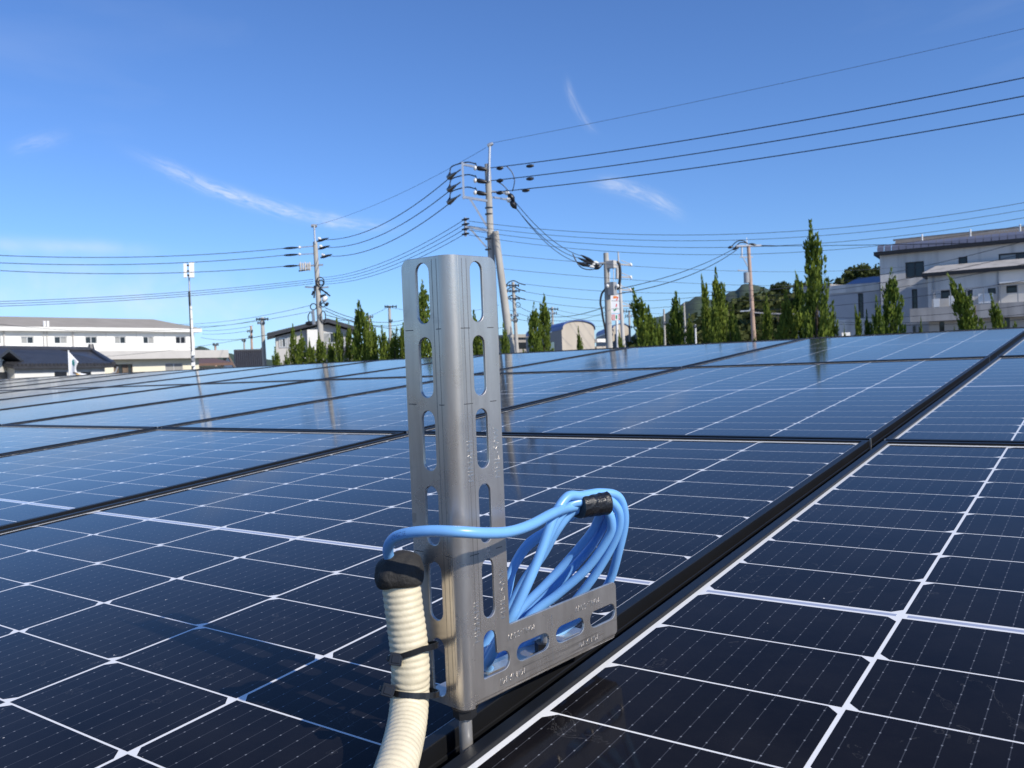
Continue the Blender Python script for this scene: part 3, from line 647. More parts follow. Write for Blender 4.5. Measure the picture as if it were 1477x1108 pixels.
# ---------------------------------------------------------------- blue cable: lead over the bracket and a taped coil
CB = 0.0036
cable = empty('blue_cable', PB(700, 955, 0.66)); tag(cable, 'light blue network cable, coiled and taped, leading over the bracket into the conduit', 'cable')
lead = spline([PB(571, 822, 0.597), PB(562, 806, 0.592), PB(560, 790, 0.583), PB(569, 776, 0.572), PB(590, 769, 0.562), PB(622, 766, 0.554), PB(660, 767, 0.551), PB(700, 769, 0.560), PB(735, 767, 0.578), PB(766, 757, 0.604), PB(796, 741, 0.642), PB(818, 733, 0.676), PB(842, 729, 0.692), PB(862, 725, 0.698)], 14)
m = MB(); m.tube(lead, CB, 18); m.build('lead', M_['cable'], cable, True)
S_ = (853, 725, 0.690)
loops = [
    # pixel x, y, depth round each turn: tape, left strand, bottom, right strand
    [(838, 715, .684), (818, 717, .674), (799, 746, .664), (779, 800, .656), (758, 849, .650), (737, 893, .648), (713, 938, .650), (703, 962, .660), (722, 968, .682), (764, 946, .716), (806, 914, .738), (846, 880, .744), (877, 843, .736), (893, 792, .722), (901, 748, .714), (892, 717, .706), (866, 711, .698)],
    [(842, 723, .686), (820, 730, .680), (797, 762, .674), (774, 812, .668), (752, 858, .664), (733, 898, .660), (711, 934, .664), (701, 955, .672), (716, 964, .690), (752, 936, .712), (792, 902, .724), (830, 866, .726), (864, 820, .720), (889, 773, .712), (893, 741, .706), (880, 722, .702), (862, 718, .698)],
    [(845, 731, .690), (822, 741, .688), (801, 768, .686), (783, 800, .690), (756, 838, .694), (734, 880, .692), (706, 922, .690), (694, 946, .690), (704, 961, .700), (730, 938, .712), (766, 888, .716), (806, 856, .718), (848, 818, .714), (878, 774, .708), (882, 752, .704), (875, 736, .702), (862, 729, .700)],
    [(845, 735, .696), (822, 746, .704), (792, 764, .714), (762, 784, .720), (741, 817, .722), (731, 858, .720), (715, 900, .714), (703, 930, .708), (712, 944, .714), (731, 908, .722), (750, 880, .730), (788, 842, .736), (824, 803, .734), (853, 768, .724), (863, 749, .716), (866, 738, .710), (858, 733, .704)],
    [(842, 726, .694), (818, 737, .704), (786, 768, .712), (757, 793, .716), (737, 828, .714), (728, 868, .708), (712, 905, .700), (697, 934, .692), (699, 952, .700), (722, 930, .722), (764, 882, .738), (796, 851, .744), (832, 813, .742), (860, 778, .732), (872, 752, .722), (874, 734, .714), (862, 724, .706)],
]
for lp in loops:
    m = MB(); m.tube(spline([PB(*q) for q in lp], 9, True), CB, 16, closed=True); m.build('loop', M_['cable'], cable, True)
# tape round the bundle at the top of the coil
cA, cB_ = PB(832, 728, 0.688), PB(870, 723, 0.702)
t = (cB_ - cA).normalized(); up = (RBW @ Vector((0, 0, 1))); sd = t.cross(up).normalized(); up = sd.cross(t)
m = MB(); n = 28; vs = []; fs = []; segs = 9
for i in range(segs + 1):
    p = cA.lerp(cB_, i / segs); wob = 0.0003 * math.sin(i * 2.3)
    for k in range(n):
        a = 2 * math.pi * k / n; ca, sa = math.cos(a), math.sin(a)
        rx, rz = 0.0120 + wob, 0.0095 + wob
        q = 2.6
        s = (abs(ca) ** q + abs(sa) ** q) ** (-1 / q)
        vs.append(p + sd * ca * s * rx + up * sa * s * rz - up * 0.0008)
for i in range(segs):
    for k in range(n): fs.append((i * n + k, i * n + (k + 1) % n, (i + 1) * n + (k + 1) % n, (i + 1) * n + k))
fs += [tuple(reversed(range(n))), tuple(range(segs * n, segs * n + n))]
m.add(vs, fs); tp = m.build('tape', M_['tape'], cable); tp['label'] = 'black vinyl tape wrapped round the top of the coil'; autosmooth(tp, 50)

me = text_mesh('UTP CAT.5E', 0.0042); th = 0.0
k0 = int(len(lead) * 0.27)
for v in me.vertices:
    f = (v.co.x + 0.014) / 0.028; f = max(0, min(1, f)); i = int(f * 14); p = lead[k0 - 6 + i].lerp(lead[k0 - 5 + i], f * 14 - i); tt = (lead[k0 - 5 + i] - lead[k0 - 6 + i]).normalized()
    toc = (CAM - p).normalized(); toc = (toc - tt * toc.dot(tt)).normalized(); u3 = toc.cross(tt); u3 = u3 if u3.z > 0 else -u3
    a_ = (v.co.y + 0.0002) / CB; v.co = p + (toc * math.cos(a_) + u3 * math.sin(a_)) * (CB + 0.00006) - parent_origin(cable)
me.materials.append(M_['print']); link('print', me, cable)

# ---------------------------------------------------------------- buildings
def HZ(x, y, d): return PX(x, y, d).z                      # height of a pixel at depth d
class Facade:
    """vertical plane through two ground points; pixels are dropped onto it"""
    def __init__(s, x0, d0, x1, d1):
        s.a, s.b = GX(x0, d0), GX(x1, d1); s.t = (s.b - s.a); s.W = s.t.length; s.t.normalize()
        s.n = Vector((s.t.y, -s.t.x, 0))                   # outward, towards the camera
        if s.n.dot(CAM - s.a) < 0: s.n = -s.n
    def hit(s, x, y):
        d = ray(x, y); k = (s.a - CAM).dot(s.n) / d.dot(s.n); p = CAM + d * k
        return (p - s.a).dot(s.t), p.z
    def P(s, u, z, out=0.0): q = s.a + s.t * u + s.n * out; return Vector((q.x, q.y, z))
    def slab(s, m, u0, u1, z0, z1, o0, o1):                # box from depth o0 to o1 (out positive)
        vs = [s.P(u, z, o) for o in (o0, o1) for z in (z0, z1) for u in (u0, u1)]
        return m.add(vs, [(0, 2, 3, 1), (4, 5, 7, 6), (0, 1, 5, 4), (2, 6, 7, 3), (0, 4, 6, 2), (1, 3, 7, 5)])
    def rect(s, x0, y0, x1, y1):
        ua, za = s.hit(x0, (y0 + y1) / 2); ub, zb = s.hit(x1, (y0 + y1) / 2); _, zt = s.hit((x0 + x1) / 2, y0); _, zl = s.hit((x0 + x1) / 2, y1)
        return min(ua, ub), max(ua, ub), min(zl, zt), max(zl, zt)
def wall_with_holes(F, root, name, mat, u0, u1, z0, z1, rects, depth=0.25):
    """front wall as a slab pierced by openings"""
    us = sorted(set([u0, u1] + [v for r in rects for v in r[:2]])); zs = sorted(set([z0, z1] + [v for r in rects for v in r[2:]]))
    us = [v for v in us if u0 <= v <= u1]; zs = [v for v in zs if z0 <= v <= z1]
    idx = {}; vs = []
    def vi(i, j, o):
        k = (i, j, o)
        if k not in idx: idx[k] = len(vs); vs.append(F.P(us[i], zs[j], 0 if o == 0 else -depth))
        return idx[k]
    solid = lambda i, j: 0 <= i < len(us) - 1 and 0 <= j < len(zs) - 1 and not any(r[0] < (us[i] + us[i + 1]) / 2 < r[1] and r[2] < (zs[j] + zs[j + 1]) / 2 < r[3] for r in rects)
    fs = []
    for i in range(len(us) - 1):
        for j in range(len(zs) - 1):
            if not solid(i, j): continue
            fs.append((vi(i, j, 0), vi(i + 1, j, 0), vi(i + 1, j + 1, 0), vi(i, j + 1, 0))); fs.append((vi(i, j, 1), vi(i, j + 1, 1), vi(i + 1, j + 1, 1), vi(i + 1, j, 1)))
            for (di, dj), e in (((-1, 0), ((i, j), (i, j + 1))), ((1, 0), ((i + 1, j), (i + 1, j + 1))), ((0, -1), ((i, j), (i + 1, j))), ((0, 1), ((i, j + 1), (i + 1, j + 1)))):
                if not solid(i + di, j + dj): fs.append((vi(*e[0], 0), vi(*e[0], 1), vi(*e[1], 1), vi(*e[1], 0)))
    m = MB(); m.add(vs, fs); o = m.build(name, mat, root)
    bm = bmesh.new(); bm.from_mesh(o.data); bmesh.ops.recalc_face_normals(bm, faces=bm.faces); bm.to_mesh(o.data); bm.free(); return o
def window(F, root, r, fmat, gmat, mull=1, sill=True, fw=0.05, split=None):
    u0, u1, z0, z1 = r; e = MB()
    g = 0.004
    F.slab(e, u0 + g, u1 - g, z0 + g, z0 + fw, -0.14, -0.05); F.slab(e, u0 + g, u1 - g, z1 - fw, z1 - g, -0.14, -0.05)
    F.slab(e, u0 + g, u0 + fw, z0 + fw, z1 - fw, -0.139, -0.051); F.slab(e, u1 - fw, u1 - g, z0 + fw, z1 - fw, -0.139, -0.051)
    for k in range(1, mull + 1):
        c = u0 + (u1 - u0) * k / (mull + 1); F.slab(e, c - fw * 0.6, c + fw * 0.6, z0 + fw, z1 - fw, -0.135, -0.055)
    w = e.build('window', fmat, root)
    for k in range(mull + 1):
        a = u0 + fw + (u1 - u0 - 2 * fw) * k / (mull + 1); b = u0 + fw + (u1 - u0 - 2 * fw) * (k + 1) / (mull + 1)
        q = MB(); F.slab(q, a, b, z0 + fw, z1 - fw, -0.11 - 0.012 * (k % 2), -0.10 - 0.012 * (k % 2))
        gm = gmat if not isinstance(gmat, (list, tuple)) else gmat[k % len(gmat)]
        q.build('pane', gm, w)
    if sill:
        q = MB(); F.slab(q, u0 - 0.05, u1 + 0.05, z0 - 0.06, z0 - 0.003, -0.04, 0.06); q.build('sill', fmat, w)
    return w

# long two-storey white building on the left
F = Facade(-70, 55.4, 283, 68)
root = empty('long_building', F.a); tag(root, 'long two-storey white building with grey roof on the left', 'building')
_, ze = F.hit(140, 478.5); _, zr = F.hit(140, 472)
zc = F.hit(220, 514)[1]
rects = [F.rect(x0, 485.5, x1, 495.7) for x0, x1 in ((-20, 1.5), (30.3, 48.8), (78.3, 96.5), (123, 140.2), (165.5, 181.5), (206.5, 221.7), (253.4, 268))]
low = [F.rect(164, 525.5, 191.5, 540), F.rect(238.3, 523.8, 263.8, 536.5)]
FL = Facade(-70, 54.2, 288, 66.6)
wall_with_holes(F, root, 'upper_wall', M_['wallwhite'], 0, F.W, zc, ze, rects)
for i, r in enumerate(rects): window(F, root, r, M_['alu'], [[M_['pane'], M_['pane']], [M_['panelit'], M_['pane']], [M_['pane'], M_['panelit']]][i % 3], 1, False)
lows = [FL.rect(164, 525.5, 191.5, 541), FL.rect(238.3, 523.8, 263.8, 537)]
wall_with_holes(FL, root, 'lower_wall', M_['wallcream'], 0, FL.W, 0, zc - 0.05, lows)
window(FL, root, lows[0], M_['wood'], [M_['wood'], M_['pane']], 3, False); window(FL, root, lows[1], M_['alu'], [M_['panelit'], M_['panelit']], 1, False)
m = MB(); F.slab(m, -0.5, F.W + 1.6, zc - 0.25, zc + 0.35, -0.2, 2.3); m.build('canopy', M_['wallgrey'], root)
m = MB(); F.slab(m, -0.3, F.W + 0.4, ze, ze + 0.28, -0.3, 0.5); m.build('gutter', M_['wallwhite'], root)
m = MB(); zt = F.hit(140, 462.5)[1] + 0.55
vs = [F.P(-0.3, ze + 0.29, 0.45), F.P(F.W + 0.4, ze + 0.29, 0.45), F.P(F.W - 0.9, zt, -5), F.P(-0.3, zt, -5), F.P(-0.3, ze + 0.29, -10), F.P(F.W + 0.4, ze + 0.29, -10)]
m.add(vs, [(0, 1, 2, 3), (3, 2, 5, 4), (1, 5, 2), (0, 3, 4)]); m.build('roof', M_['roofgrey'], root)
m = MB(); F.slab(m, F.W - 0.25, F.W - 0.002, 0, ze, -9.9, -0.26); F.slab(m, 0.002, 0.25, 0, ze, -9.9, -0.26); F.slab(m, 0, F.W, 0, ze, -10.2, -9.92); m.build('wall', M_['wallwhite'], root)
for x in (5.5, 105, 153, 197, 237):
    u, _ = F.hit(x, 490); m = MB()
    if x in (5.5, 105): m.tube([F.P(u, zc + 0.36, 0.09), F.P(u, ze, 0.09)], 0.05, 8)
    else: F.slab(m, u - 0.012, u + 0.012, zc + 0.36, ze, 0.001, 0.012)
    m.build('downpipe' if x in (5.5, 105) else 'panel_joint', M_['wallgrey'], root)
for x in (61.3, 66.3):
    u, z1 = F.hit(x, 463.5); m = MB(); m.tube([F.P(u, ze + 0.3, 0.32), F.P(u, z1, 0.32)], 0.09, 8); m.build('vent_pipe', M_['white'], root)
    m = MB(); m.tube([F.P(u, zc + 0.36, 0.10), F.P(u, ze + 0.3, 0.10)], 0.03, 6); m.build('vent_pipe', M_['wallgrey'], root)

# house with a dark tiled roof in front of it
def tiled_house(x0, d0, x1, d1, eave_y, ridge_y, ridge_x1, label, nrib, wallm, hip=True, back=7.0, tilem='tile', name='tiled_house', over=0.28):
    F = Facade(x0, d0, x1, d1); root = empty(name, F.a); tag(root, label, 'house')
    xm = (x0 + x1) / 2
    ze = F.hit(xm, eave_y)[1]; half = back / 2
    # the ridge lies half a house behind the wall
    FR = Facade(x0, d0, x1, d1); FR.a = F.a - F.n * half
    zr = FR.hit(xm, ridge_y)[1]; ur = FR.hit(ridge_x1, ridge_y)[0]
    m = MB(); F.slab(m, 0, F.W, 0, ze - 0.03, -back, 0); m.build('wall', wallm, root)
    ul, uh = -over, F.W + over
    m = MB(); t = 0.12
    vs = [F.P(ul, ze, over), F.P(uh, ze, over), F.P(ur, zr, -half), F.P(ul, zr, -half), F.P(ul, ze, -back - over), F.P(uh, ze, -back - over)]
    vs += [q - Vector((0, 0, t)) for q in vs]
    m.add(vs, [(0, 1, 2, 3), (3, 2, 5, 4), (1, 5, 2), (6, 9, 8, 7), (9, 10, 11, 8), (7, 8, 11), (0, 6, 7, 1), (1, 7, 11, 5), (0, 3, 9, 6), (3, 4, 10, 9)])
    m.build('roof', M_[tilem], root)
    rd = MB(); rd.tube([F.P(ul, zr + 0.03, -half), F.P(ur, zr + 0.03, -half)], 0.16, 8); rd.build('ridge_cap', M_[tilem], root)
    nub = MB(); nub.tube([F.P(ur - 0.02, zr - 0.05, -half), F.P(ur - 0.02, zr + 0.34, -half)], [0.2, 0.12], 8); nub.build('ridge_end', M_[tilem], root)
    if hip:
        rd = MB(); rd.tube([F.P(ur, zr + 0.02, -half), F.P(uh, ze + 0.06, over)], 0.12, 8); rd.build('hip_cap', M_[tilem], root)
    for i in range(nrib):
        u = ul + (uh - ul) * (i + 0.5) / nrib
        if u <= ur or not hip: top = F.P(min(u, ur), zr + 0.02, -half)
        else:
            k = (u - ur) / (uh - ur); top = F.P(u, zr + (ze - zr) * k + 0.02, -half + (half + over) * k)
        q = MB(); q.tube([F.P(u, ze + 0.02, over + 0.02), top], 0.085, 6); q.build('tile_row', M_[tilem], root)
    return F, root, ze, zr
F, root, ze, zr = tiled_house(22, 36, 152, 40.5, 527.5, 505.5, 132, 'low white house with dark ribbed tile roof at the far left', 27, M_['wallwhite'])
m = MB(); F.slab(m, 0.02, F.W - 0.02, ze - 0.28, ze - 0.04, 0.002, 0.03); m.build('eave_shade', M_['eaveshade'], root)  # grey strip on the upper wall stands for the eave's shadow
for x0, x1 in ((79, 96), (117, 131)):
    r = F.rect(x0, 536.5, x1, 560)
    m = MB(); F.slab(m, r[0], r[1], r[2], r[3], 0.004, 0.035); m.build('window', M_['pane'], root)
m = MB(); u = F.W - 0.15; m.tube([F.P(u + .45, ze - 0.1, 0.5), F.P(u + .4, ze - .35, .4), F.P(u + 0.1, ze - 0.5, 0.1), F.P(u + .1, 0, 0.1)], 0.04, 6); m.build('downpipe', M_['boxgrey'], root)
F2 = Facade(-30, 33.5, 24, 37.2); root2 = empty('house_wing', F2.a); tag(root2, 'white gabled wing of the tiled house at the left edge', 'house')
ze2 = F2.hit(0, 530)[1]; m = MB(); F2.slab(m, 0, F2.W, 0, ze2, -5, 0); m.build('wall', M_['wallwhite'], root2)
m = MB(); pk = F2.hit(-5, 508)[1]; um = F2.hit(-6, 508)[0]
vs = [F2.P(-0.4, ze2 - 0.1, 0.5), F2.P(um, pk, 0.5), F2.P(F2.W + 0.5, ze2 - 0.15, 0.5), F2.P(-0.4, ze2 - 0.1, -5), F2.P(um, pk, -5), F2.P(F2.W + 0.5, ze2 - 0.15, -5)]
vs += [q + Vector((0, 0, 0.14)) for q in vs]; m.add(vs, [(6, 7, 10, 9), (7, 8, 11, 10), (0, 3, 4, 1), (1, 4, 5, 2), (0, 1, 7, 6), (1, 2, 8, 7), (2, 5, 11, 8), (3, 9, 10, 4), (4, 10, 11, 5), (0, 6, 9, 3)]); m.build('roof', M_['tile'], root2)
m = MB(); m.add([F2.P(0, ze2, -0.02), F2.P(F2.W, ze2, -0.02), F2.P(um, pk - 0.1, -0.02)], [(0, 1, 2)]); m.build('gable', M_['wallwhite'], root2)
r = F2.rect(-12, 537, 14, 560); m = MB(); F2.slab(m, *r, 0.003, 0.04); m.build('window', M_['pane'], root2)

# brown-roofed shed and dark-roofed house further right
F = Facade(281, 80, 322, 81); root = empty('brown_roofed_annex', F.a); tag(root, 'small cream annex with a low brown roof beside the antenna mast', 'shed')
ze = F.hit(300, 525)[1]; m = MB(); F.slab(m, 0, F.W, 0, ze - 0.25, -5, 0); m.build('wall', M_['wallcream'], root)
m = MB(); zt = F.hit(300, 515.5)[1]; vs = [F.P(-0.4, ze - 0.2, 0.9), F.P(F.W + 0.9, ze - 0.2, 0.9), F.P(F.W + 0.9, ze + 0.05, 0.9), F.P(-0.4, ze + 0.05, 0.9), F.P(-0.4, zt, -4), F.P(F.W - 0.4, zt, -4), F.P(F.W - .4, zt - .3, -4), F.P(-.4, zt - .3, -4)]
m.add(vs, [(0, 1, 2, 3), (3, 2, 5, 4), (1, 6, 5, 2), (0, 3, 4, 7), (0, 7, 6, 1), (4, 5, 6, 7)]); m.build('roof', M_['brownroof'], root)
F, root, ze, zr = tiled_house(342, 100, 384, 101, 534, 506, 378, 'house with a steep dark ribbed roof and white gable beside the grey pole', 16, M_['wallgrey'], False, 6.0, 'tile', 'dark_roofed_house', 0.25)
FG = Facade(323, 101, 342, 99)
m = MB(); zg = FG.hit(332, 530)[1]; zp = FG.hit(332, 511)[1]
m.add([FG.P(0, zg - 1.5, 0.02), FG.P(FG.W, zg - 1.5, 0.02), FG.P(FG.W, zg, 0.02), FG.P(FG.W * 0.45, zp, 0.02), FG.P(0, zg, 0.02)], [(0, 1, 2, 3, 4)]); m.build('gable_wall', M_['wallwhite'], root)
m = MB(); m.bar(FG.P(-0.35, zg - .45, 0.25), FG.P(FG.W * 0.45, zp + 0.15, 0.25), 0.25, 0.12); m.bar(FG.P(FG.W + .35, zg - .45, 0.25), FG.P(FG.W * 0.45, zp + 0.15, 0.25), 0.25, 0.12); m.build('barge_board', M_['wood'], root)

# two-storey house with a wide low gable behind the left junipers
F = Facade(400, 62, 510, 63.5); root = empty('gabled_house', F.a); tag(root, 'grey two-storey house with wide low dark gable roof behind the left conifers', 'house')
zl, zp, zrr = F.hit(402, 486)[1], F.hit(472, 468)[1], F.hit(507, 478)[1]; up_ = F.hit(472, 468)[0]
m = MB(); vs = [F.P(0, 0), F.P(F.W, 0), F.P(F.W, zrr), F.P(up_, zp), F.P(0, zl)]; vs = [F.P(0, 0), F.P(F.W, 0), F.P(F.W, zrr), F.P(up_, zp), F.P(0, zl)]
vs = vs + [q - F.n * 4 for q in vs]; m.add(vs, [(0, 1, 2, 3, 4), (5, 9, 8, 7, 6), (0, 4, 9, 5), (1, 6, 7, 2), (3, 8, 9, 4), (2, 7, 8, 3)]); m.build('wall', M_['wallgrey'], root)
m = MB(); vs = [F.P(-0.6, zl - 0.02, 0.7), F.P(up_, zp + 0.12, 0.7), F.P(F.W + 0.6, zrr - 0.08, 0.7)]; vs += [q - F.n * 5.0 for q in vs]; vs += [q + Vector((0, 0, 0.28)) for q in vs]
m.add(vs, [(6, 7, 10, 9), (7, 8, 11, 10), (0, 3, 4, 1), (1, 4, 5, 2), (0, 1, 7, 6), (1, 2, 8, 7), (2, 5, 11, 8), (3, 9, 10, 4), (4, 10, 11, 5), (0, 6, 9, 3)]); m.build('roof', M_['tile'], root)
r = F.rect(443, 474, 462, 505); m = MB(); F.slab(m, r[0], r[1], r[2], r[3] - .1, 0.01, 0.5); m.build('bay', M_['wallwhite'], root)
for x0, y0, x1, y1 in ((467.5, 481, 484.5, 494), (404, 489, 411, 500), (415, 488, 421, 500), (494, 490, 503, 498)):
    r = F.rect(x0, y0, x1, y1); w = MB(); F.slab(w, r[0] - .08, r[1] + .08, r[2] - .08, r[3] + .08, 0.003, 0.06); w = w.build('window', M_['alu'], root)
    q = MB(); c = (r[0] + r[1]) / 2; F.slab(q, r[0], c - 0.03, r[2], r[3], 0.04, 0.07); q.build('pane', M_['panelit'], w); q = MB(); F.slab(q, c + .03, r[1], r[2], r[3], 0.04, 0.065); q.build('pane', M_['pane'], w)
r = F.rect(466, 502, 512, 507); m = MB(); F.slab(m, r[0], r[1], r[2], r[3], 0.0, 1.4); m.build('porch_roof', M_['tile'], root)

# barrel-roofed beige buildings
def barrel(xa, da, xb, db, xc, dc, y_spring, y_top, label):
    F = Facade(xa, da, xb, db); root = empty('barrel_roofed_building', F.a); tag(root, label, 'building', 'barrel-roofed buildings')
    back = GX(xc, dc) - GX(xa, da)
    zs, zt = F.hit(xa, y_spring)[1], F.hit((xa + xb) / 2, y_top)[1]; n = 16
    arc = [(F.W * (0.5 - 0.5 * math.cos(math.pi * k / n)), zs + (zt - zs) * math.sin(math.pi * k / n) ** 0.75) for k in range(n + 1)]
    front = [F.P(0, 0), F.P(F.W, 0)] + [F.P(u, z) for u, z in reversed(arc)]
    m = MB(); m.add(front, [tuple(range(len(front)))]); m.build('front_wall', M_['beige'], root)
    for s in (0, F.W):
        m = MB(); a, b = F.P(s, 0), F.P(s, zs); m.add([a, b, b + back, a + back], [(0, 1, 2, 3)]); m.build('side_wall', M_['beigeside'], root)  # front's beige darkened in colour for the shaded side walls
    m = MB(); fr = [F.P(u, z + 0.03, 0.14) for u, z in arc]; bk = [F.P(u, z + 0.05, 0) + back for u, z in arc]; k = n + 1
    th = [q + Vector((0, 0, 0.09)) for q in fr + bk]; vs = fr + bk + th; fs = []
    for i in range(n): fs += [(i, i + 1, k + i + 1, k + i), (2 * k + i, 3 * k + i, 3 * k + i + 1, 2 * k + i + 1), (i, 2 * k + i, 2 * k + i + 1, i + 1)]
    m.add(vs, fs); m.build('roof', M_['bluemetal'], root)
    return F, root, back
F, root, back = barrel(812, 72, 859, 75, 760, 86, 476, 463.5, 'larger beige building with barrel roof and blue trim behind the conifers')
m = MB(); a = F.P(0, 0); z = F.hit(812, 471)[1]
q0 = back * 0.18; q1 = back * 0.42
m.add([a + q0 - F.t * .03, a + q1 - F.t * .03, a + q1 - F.t * .03 + Vector((0, 0, z - 1.2)), a + q0 - F.t * .03 + Vector((0, 0, z - 1.2))], [(0, 1, 2, 3)]); m.build('doorway', M_['pane'], root)
m = MB(); F.slab(m, F.W, F.W + 1.2, F.hit(858, 489)[1] - 0.3, F.hit(858, 489)[1], -1, 0.3); m.build('ledge', M_['wallwhite'], root)
m = MB(); F.slab(m, F.W + .02, F.W + 1.8, 0, F.hit(858, 500)[1], -2, 0.2); m.build('low_wall', M_['beige'], root)
F, root, back = barrel(884, 112, 910, 115, 861, 134, 478, 467.5, 'smaller beige barrel-roofed building right of the utility pole')
r = F.rect(886.5, 482, 889, 493); m = MB(); F.slab(m, *r, 0.01, 0.05); m.build('window', M_['pane'], root)
F = Facade(737, 95, 765, 97); root = empty('low_grey_building', F.a); tag(root, 'low grey flat building half hidden behind the leaning support pole', 'building')
z = F.hit(750, 487)[1]; m = MB(); F.slab(m, 0, F.W, 0, z, -8, 0); m.build('wall', M_['beigeside'], root); m = MB(); F.slab(m, -.3, F.W + .3, z, z + 0.35, -8.2, 0.4); m.build('roof', M_['roofgrey'], root)
r = F.rect(745, 494, 760, 503); m = MB(); F.slab(m, *r, 0.01, 0.06); m.build('window', M_['pane'], root)

# large concrete building on the right
F = Facade(1273, 54, 1560, 48.6); root = empty('concrete_building', F.a); tag(root, 'large weathered concrete building with solar strip on its roof at the right', 'building')
zt = F.hit(1273, 371)[1]; zt2 = F.hit(1477, 347)[1]; ztop = (zt + zt2) / 2
zB = F.hit(1300, 417)[1]                                   # where grey tile cladding begins
rects = [F.rect(1306, 377.5, 1333, 400.5), F.rect(1382.5, 370.5, 1395.5, 385), F.rect(1440.5, 363, 1520, 379.5)]
wall_with_holes(F, root, 'upper_wall', M_['concwall'], 0, F.W, zB, ztop, rects, 0.3)
window(F, root, rects[0], M_['darkalu'], [M_['pane'], M_['pane']], 1, False, 0.07); window(F, root, rects[1], M_['darkalu'], M_['pane'], 0, False, 0.08); window(F, root, rects[2], M_['darkalu'], [M_['panelit'], M_['pane']], 2, False, 0.08)
zC = F.hit(1300, 456)[1]
uP = F.hit(1341, 420)[0]
tall = [F.rect(1315.5, 417, 1323.5, 455)]
wall_with_holes(F, root, 'tile_wall', M_['tilewall'], 0.0, uP + 0.3, zC, zB - 0.002, tall, 0.3); window(F, root, tall[0], M_['darkalu'], M_['pane'], 0, False, 0.07)
zD = F.hit(1310, 468)[1]
m = MB(); F.slab(m, -0.02, uP + 0.3, zD, zC - 0.002, -0.3, 0.03); m.build('band', M_['concwall'], root)
m = MB(); F.slab(m, 0.02, uP + 0.3, 0, zD - 0.002, -0.3, -0.02); m.build('ground_wall', M_['tilewall'], root)
for x0, x1 in ((1317, 1321),):
    r = F.rect(x0, 470, x1, 500); m = MB(); F.slab(m, *r, -0.018, 0.02); m.build('window', M_['pane'], root)
m = MB(); F.slab(m, 0, 0.3, 0, ztop, -9, -0.31); F.slab(m, 0, F.W, 0, ztop, -9.4, -9.02); m.build('side_wall', M_['concwall'], root)
# roof: black fascia, sloping strip of solar panels, louvred rack behind
m = MB(); F.slab(m, -0.3, F.W + 0.5, ztop, ztop + 0.22, -9.5, 0.35); m.build('fascia', M_['pvedge'], root)
n = 26
for i in range(n):
    a, b = -0.1 + (F.W + 0.4) * i / n, -0.1 + (F.W + 0.4) * (i + 1) / n - 0.03; z0 = ztop + 0.23; h = 0.5
    m = MB(); prof = [(0.28, 0), (0.18, 0.26), (-0.15, 0.44), (-0.6, h)]
    vs = [F.P(u, z0 + z, o) for o, z in prof for u in (a, b)]; m.add(vs, [(2 * k, 2 * k + 1, 2 * k + 3, 2 * k + 2) for k in range(3)]); m.build('roof_panel', M_['pvroof'], root)
ub = F.hit(1289, 352)[0]
m = MB(); F.slab(m, ub, F.W, ztop + 0.24, ztop + 0.95, -3.2, -1.75); m.build('rack_base', M_['pvedge'], root)
nl = 70
for i in range(nl):
    u = ub + (F.W - ub) * i / nl; m = MB(); m.bar(F.P(u, ztop + 0.62, -1.15), F.P(u, ztop + 1.02, -1.5), 0.13, 0.10); m.build('louvre', M_['louvre'], root)
m = MB(); m.bar(F.P(ub - .2, ztop + 1.07, -1.5), F.P(F.W, ztop + 1.07, -1.5), 0.10, 0.10); m.bar(F.P(ub - .2, ztop + 0.60, -1.12), F.P(F.W, ztop + 0.60, -1.12), 0.10, 0.08); m.build('rack_rail', M_['louvre'], root)
for x in (1328, 1399, 1472):
    u = F.hit(x, 350)[0]; m = MB(); m.tube([F.P(u, ztop + 0.5, -1.0), F.P(u, ztop + 1.2, -1.0)], 0.05, 6); m.build('vent_pipe', M_['white'], root)
# projecting lower block with balcony
FB = Facade(1341, 50.8, 1560, 46.8)
zb = FB.hit(1343, 399.5)[1]; zb2 = FB.hit(1470, 388)[1]; zb = (zb + zb2) / 2
zr_ = FB.hit(1380, 443)[1]; zb0 = FB.hit(1400, 441)[1]; zg = FB.hit(1400, 461)[1]
rects = [FB.rect(1357, 418, 1386, 430), FB.rect(1392, 418.5, 1403, 427), FB.rect(1425, 415.5, 1436.3, 424), FB.rect(1451.5, 411.5, 1467, 422.5)]
wall_with_holes(FB, root, 'block_wall', M_['concwall'], 0, FB.W, zb0, zb, rects, 0.35)
for r in rects: window(FB, root, r, M_['darkalu'], M_['pane'], 1 if r[1] - r[0] > 1 else 0, False, 0.05)
m = MB(); FB.slab(m, -0.3, FB.W, zb, zb + 0.20, -3, 0.35); m.build('block_fascia', M_['pvedge'], root)
m = MB(); vs = [FB.P(-0.25, zb + 0.21, 0.3), FB.P(FB.W, zb + 0.21, 0.3), FB.P(FB.W, zb + 0.75, -1.7), FB.P(0.3, zb + 0.75, -1.7)]; m.add(vs, [(0, 1, 2, 3)]); m.build('block_roof', M_['concdark'], root)
m = MB(); FB.slab(m, 0, 0.3, 0, zb, -3, -0.36); m.build('block_side', M_['concwall'], root)
m = MB(); FB.slab(m, -0.9, FB.W, zg, zb0 - 0.002, -0.3, 0.9); m.build('balcony_wall', M_['concdark'], root)
for i in range(9):
    u = 0.4 + i * FB.W / 9; m = MB(); FB.slab(m, u, u + 0.05, zb0, zb0 + 0.95, 0.80, 0.85); m.build('rail_post', M_['boxgrey'], root)
m = MB(); FB.slab(m, 0.2, FB.W, zb0 + 0.95, zb0 + 1.0, 0.79, 0.86); m.build('balcony_rail', M_['boxgrey'], root)
